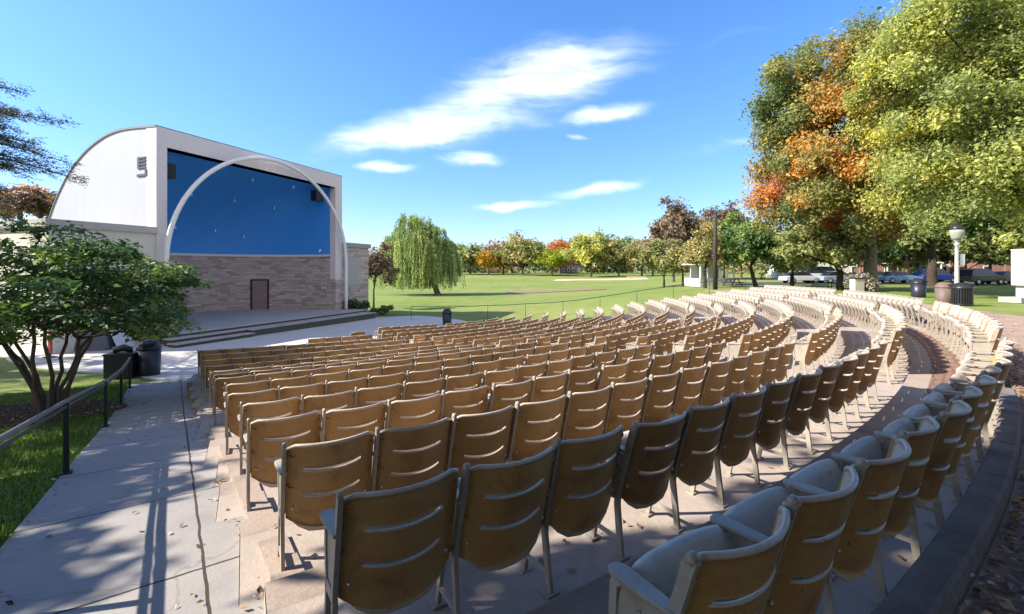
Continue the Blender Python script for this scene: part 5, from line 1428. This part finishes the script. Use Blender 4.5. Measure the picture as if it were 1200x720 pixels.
for _ in range(110):
    x, y = along(r.uniform(-1.45, -0.1), r.uniform(-1, 14)); P.append((x, y, gz(x, y) + 0.048))
for _ in range(1300):
    aa = r.uniform(0, 2 * PI); q = math.sqrt(r.uniform(0, 1)); x, y = -10.3 + q * 2.3 * math.cos(aa), 9.6 + q * 1.7 * math.sin(aa); P.append((x, y, gz(x, y) + 0.075))
flat_leaves('fallen_leaves', np.array(P), 0.022, lit)

gb = leafmat('grass_blades', [(0, (0.04, 0.085, 0.012)), (0.5, (0.095, 0.17, 0.025)), (1, (0.17, 0.21, 0.05))], 0.35)
k = 60000
tt = r.uniform(-3, 15.5, k); nn_ = -1.5 - r.exponential(2.6, k) - 0.02
ok = nn_ > -13
tt, nn_ = tt[ok], nn_[ok]
X = L0[0] + LD[0] * tt + LN[0] * nn_; Y = L0[1] + LD[1] * tt + LN[1] * nn_
Rr = np.hypot(X - CX, Y - CY); Pp = np.degrees(np.arctan2(Y - CY, X - CX))
keep = (Y > 1.5) & (((X + 10.3) / 1.9) ** 2 + ((Y - 9.6) / 1.3) ** 2 > 0.95) & (Rr > np.interp(Pp, [-150, -100, -85, -72, -66, -62], [10, 12.2, 14.0, 15.6, 17.6, 18.0]) + 0.1)
X, Y = X[keep], Y[keep]; k = len(X); Z = ground_z(X, Y)
h = r.uniform(0.035, 0.085, k); az = r.uniform(0, 2 * PI, k); wv = 0.006
dx, dy = np.cos(az) * wv, np.sin(az) * wv; ln_ = r.normal(0, 0.03, (2, k))
V = np.stack([np.stack([X - dx, Y - dy, Z], -1), np.stack([X + dx, Y + dy, Z], -1), np.stack([X + dx * .3 + ln_[0], Y + dy * .3 + ln_[1], Z + h], -1), np.stack([X - dx * .3 + ln_[0], Y - dy * .3 + ln_[1], Z + h], -1)], 1).reshape(-1, 3)
me = bpy.data.meshes.new('grass_blades'); raw_mesh(me, V, np.arange(4 * k).reshape(k, 4), [gb], False, r.uniform(0, 1, k)); tag(link(bpy.data.objects.new('grass_blades', me)), kind='stuff')

# ------------------------------------------------------------------ sky, sun, camera
SUN_DIR = Vector((-.985, -.17, 0)).normalized()
el = math.radians(SUN_EL)
w = bpy.data.worlds.new('World'); scn.world = w; w.use_nodes = True
nt = w.node_tree; nt.nodes.clear()
out = nt.nodes.new('ShaderNodeOutputWorld'); bg = nt.nodes.new('ShaderNodeBackground')
sky = nt.nodes.new('ShaderNodeTexSky'); sky.sky_type = 'NISHITA'; sky.sun_disc = False
sky.sun_elevation = el; sky.sun_rotation = math.atan2(SUN_DIR.x, SUN_DIR.y); sky.altitude = 100; sky.air_density = 1.0; sky.dust_density = 0.4; sky.ozone_density = 2.5
hs = nt.nodes.new('ShaderNodeHueSaturation'); hs.inputs['Saturation'].default_value = 1.2; hs.inputs['Value'].default_value = 1.0
L(nt, sky.outputs[0], hs.inputs['Color'])
tc = nt.nodes.new('ShaderNodeTexCoord'); sx = nt.nodes.new('ShaderNodeSeparateXYZ'); L(nt, tc.outputs['Generated'], sx.inputs[0])
def mth(op, a, b=None, clamp=False):
    n = nt.nodes.new('ShaderNodeMath'); n.operation = op; n.use_clamp = clamp
    for i, v in enumerate((a, b)):
        if v is None: continue
        if hasattr(v, 'is_linked'): L(nt, v, n.inputs[i])
        else: n.inputs[i].default_value = v
    return n.outputs[0]
yy = mth('MAXIMUM', sx.outputs[1], 0.02)
pu = mth('DIVIDE', sx.outputs[0], yy); qv = mth('DIVIDE', sx.outputs[2], yy)
cmb = nt.nodes.new('ShaderNodeCombineXYZ'); L(nt, pu, cmb.inputs[0]); L(nt, qv, cmb.inputs[1])
dn = nt.nodes.new('ShaderNodeTexNoise'); dn.inputs['Scale'].default_value = 7; dn.inputs['Detail'].default_value = 5; L(nt, cmb.outputs[0], dn.inputs['Vector'])
vs1 = nt.nodes.new('ShaderNodeVectorMath'); vs1.operation = 'MULTIPLY_ADD'; L(nt, dn.outputs['Color'], vs1.inputs[0]); vs1.inputs[1].default_value = (0.09, 0.05, 0); vs1.inputs[2].default_value = (-0.045, -0.025, 0)
wv_ = nt.nodes.new('ShaderNodeVectorMath'); wv_.operation = 'ADD'; L(nt, cmb.outputs[0], wv_.inputs[0]); L(nt, vs1.outputs[0], wv_.inputs[1])
total = None
for (cx_, cy_, a, b, ang, st) in [(505, 150, 105, 20, 9, 1.0), (640, 86, 95, 30, 12, 1.0), (575, 118, 85, 28, 24, 0.85), (615, 128, 55, 26, 5, 0.6), (702, 132, 46, 9, 9, 0.95), (456, 198, 28, 6, 0, 0.85), (548, 186, 36, 8, -2, 0.85), (606, 243, 42, 4.5, 4, 0.9), (705, 222, 52, 7, 10, 0.75), (850, 172, 60, 9, 10, 0.38), (880, 38, 95, 8, 14, 0.22), (676, 160, 13, 4, 0, 0.6), (560, 70, 45, 10, 10, 0.25)]:
    mp = nt.nodes.new('ShaderNodeVectorMath'); mp.operation = 'SUBTRACT'; L(nt, wv_.outputs[0], mp.inputs[0]); mp.inputs[1].default_value = ((cx_ - 600) / F, (316 - cy_) / F, 0)
    ca, sa = math.cos(math.radians(ang)), math.sin(math.radians(ang))
    d1 = nt.nodes.new('ShaderNodeVectorMath'); d1.operation = 'DOT_PRODUCT'; L(nt, mp.outputs[0], d1.inputs[0]); d1.inputs[1].default_value = (ca * F / a, sa * F / a, 0)
    d2_ = nt.nodes.new('ShaderNodeVectorMath'); d2_.operation = 'DOT_PRODUCT'; L(nt, mp.outputs[0], d2_.inputs[0]); d2_.inputs[1].default_value = (-sa * F / b, ca * F / b, 0)
    e = mth('EXPONENT', mth('MULTIPLY', mth('ADD', mth('MULTIPLY', d1.outputs['Value'], d1.outputs['Value']), mth('MULTIPLY', d2_.outputs['Value'], d2_.outputs['Value'])), -0.75))
    e = mth('MULTIPLY', e, st)
    total = e if total is None else mth('MAXIMUM', total, e)
mpn = nt.nodes.new('ShaderNodeMapping'); mpn.inputs['Rotation'].default_value = (0, 0, -0.17); mpn.inputs['Scale'].default_value = (5, 22, 1); L(nt, wv_.outputs[0], mpn.inputs[0])
n2 = nt.nodes.new('ShaderNodeTexNoise'); n2.inputs['Scale'].default_value = 1.0; n2.inputs['Detail'].default_value = 7; n2.inputs['Roughness'].default_value = 0.6; L(nt, mpn.outputs[0], n2.inputs['Vector'])
dens = mth('MULTIPLY', total, mth('ADD', mth('MULTIPLY', n2.outputs[0], 2.6), -0.35))
mr = nt.nodes.new('ShaderNodeMapRange'); mr.interpolation_type = 'SMOOTHSTEP'; mr.inputs[1].default_value = 0.12; mr.inputs[2].default_value = 0.95; mr.inputs[4].default_value = 0.62; L(nt, dens, mr.inputs[0])
front = mth('GREATER_THAN', sx.outputs[1], 0.05)
cf = mth('MULTIPLY', mr.outputs[0], front)
SKY_S = 0.107
mx = nt.nodes.new('ShaderNodeMix'); mx.data_type = 'RGBA'; L(nt, cf, mx.inputs[0]); L(nt, hs.outputs[0], mx.inputs[6]); mx.inputs[7].default_value = (6.0, 6.2, 6.8, 1)
tn = nt.nodes.new('ShaderNodeMix'); tn.data_type = 'RGBA'; tn.blend_type = 'MULTIPLY'; tn.inputs[0].default_value = 1.0
zg = nt.nodes.new('ShaderNodeMapRange'); zg.interpolation_type = 'SMOOTHSTEP'; zg.inputs[1].default_value = -0.02; zg.inputs[2].default_value = 0.45; L(nt, sx.outputs[2], zg.inputs[0])
tg = nt.nodes.new('ShaderNodeMix'); tg.data_type = 'RGBA'; L(nt, zg.outputs[0], tg.inputs[0]); tg.inputs[6].default_value = (0.66, 0.705, 0.95, 1); tg.inputs[7].default_value = (0.86, 0.95, 1.10, 1)
L(nt, hs.outputs[0], tn.inputs[6]); L(nt, tg.outputs[2], tn.inputs[7]); L(nt, tn.outputs[2], mx.inputs[6])
# bright cloud veil added to the sky behind the viewer as fill light
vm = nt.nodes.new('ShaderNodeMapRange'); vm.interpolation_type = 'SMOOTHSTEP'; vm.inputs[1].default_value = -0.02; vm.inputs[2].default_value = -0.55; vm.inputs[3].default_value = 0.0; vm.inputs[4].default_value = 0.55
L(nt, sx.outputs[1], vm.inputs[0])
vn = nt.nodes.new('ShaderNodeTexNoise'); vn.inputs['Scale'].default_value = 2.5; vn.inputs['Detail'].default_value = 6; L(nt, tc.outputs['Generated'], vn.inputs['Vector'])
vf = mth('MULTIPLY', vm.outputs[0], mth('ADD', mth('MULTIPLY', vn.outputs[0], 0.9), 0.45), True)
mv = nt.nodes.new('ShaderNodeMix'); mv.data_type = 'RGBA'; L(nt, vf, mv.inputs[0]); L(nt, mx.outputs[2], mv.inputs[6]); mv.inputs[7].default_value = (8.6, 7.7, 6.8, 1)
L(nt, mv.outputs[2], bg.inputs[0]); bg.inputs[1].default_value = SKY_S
L(nt, bg.outputs[0], out.inputs[0])

sl = bpy.data.lights.new('sun', 'SUN'); sl.energy = 4.3; sl.angle = math.radians(0.53); sl.color = (1.0, 0.93, 0.82)
so = bpy.data.objects.new('sun', sl); link(so)
dvec = Vector((-SUN_DIR.x * math.cos(el), -SUN_DIR.y * math.cos(el), -math.sin(el)))
so.rotation_euler = dvec.to_track_quat('-Z', 'Y').to_euler(); so.location = (-30, -14, 40)

cam = bpy.data.cameras.new('camera'); cam.lens = 16.0; cam.sensor_width = 36.0; cam.shift_y = -44 / 1200; cam.clip_end = 6000; cam.clip_start = 0.05
co_ = bpy.data.objects.new('camera', cam); co_.location = (0, 0, EYE); co_.rotation_euler = (PI / 2, 0, 0); link(co_)
scn.camera = co_
scn.view_settings.view_transform = 'Standard'; scn.view_settings.look = 'None'; scn.view_settings.exposure = 1.38; scn.view_settings.gamma = 1
scn.render.engine = 'CYCLES'
scn.cycles.use_denoising = True
scn.cycles.max_bounces = 6; scn.cycles.diffuse_bounces = 4; scn.cycles.transmission_bounces = 4; scn.cycles.transparent_max_bounces = 4
scn.cycles.sample_clamp_indirect = 6
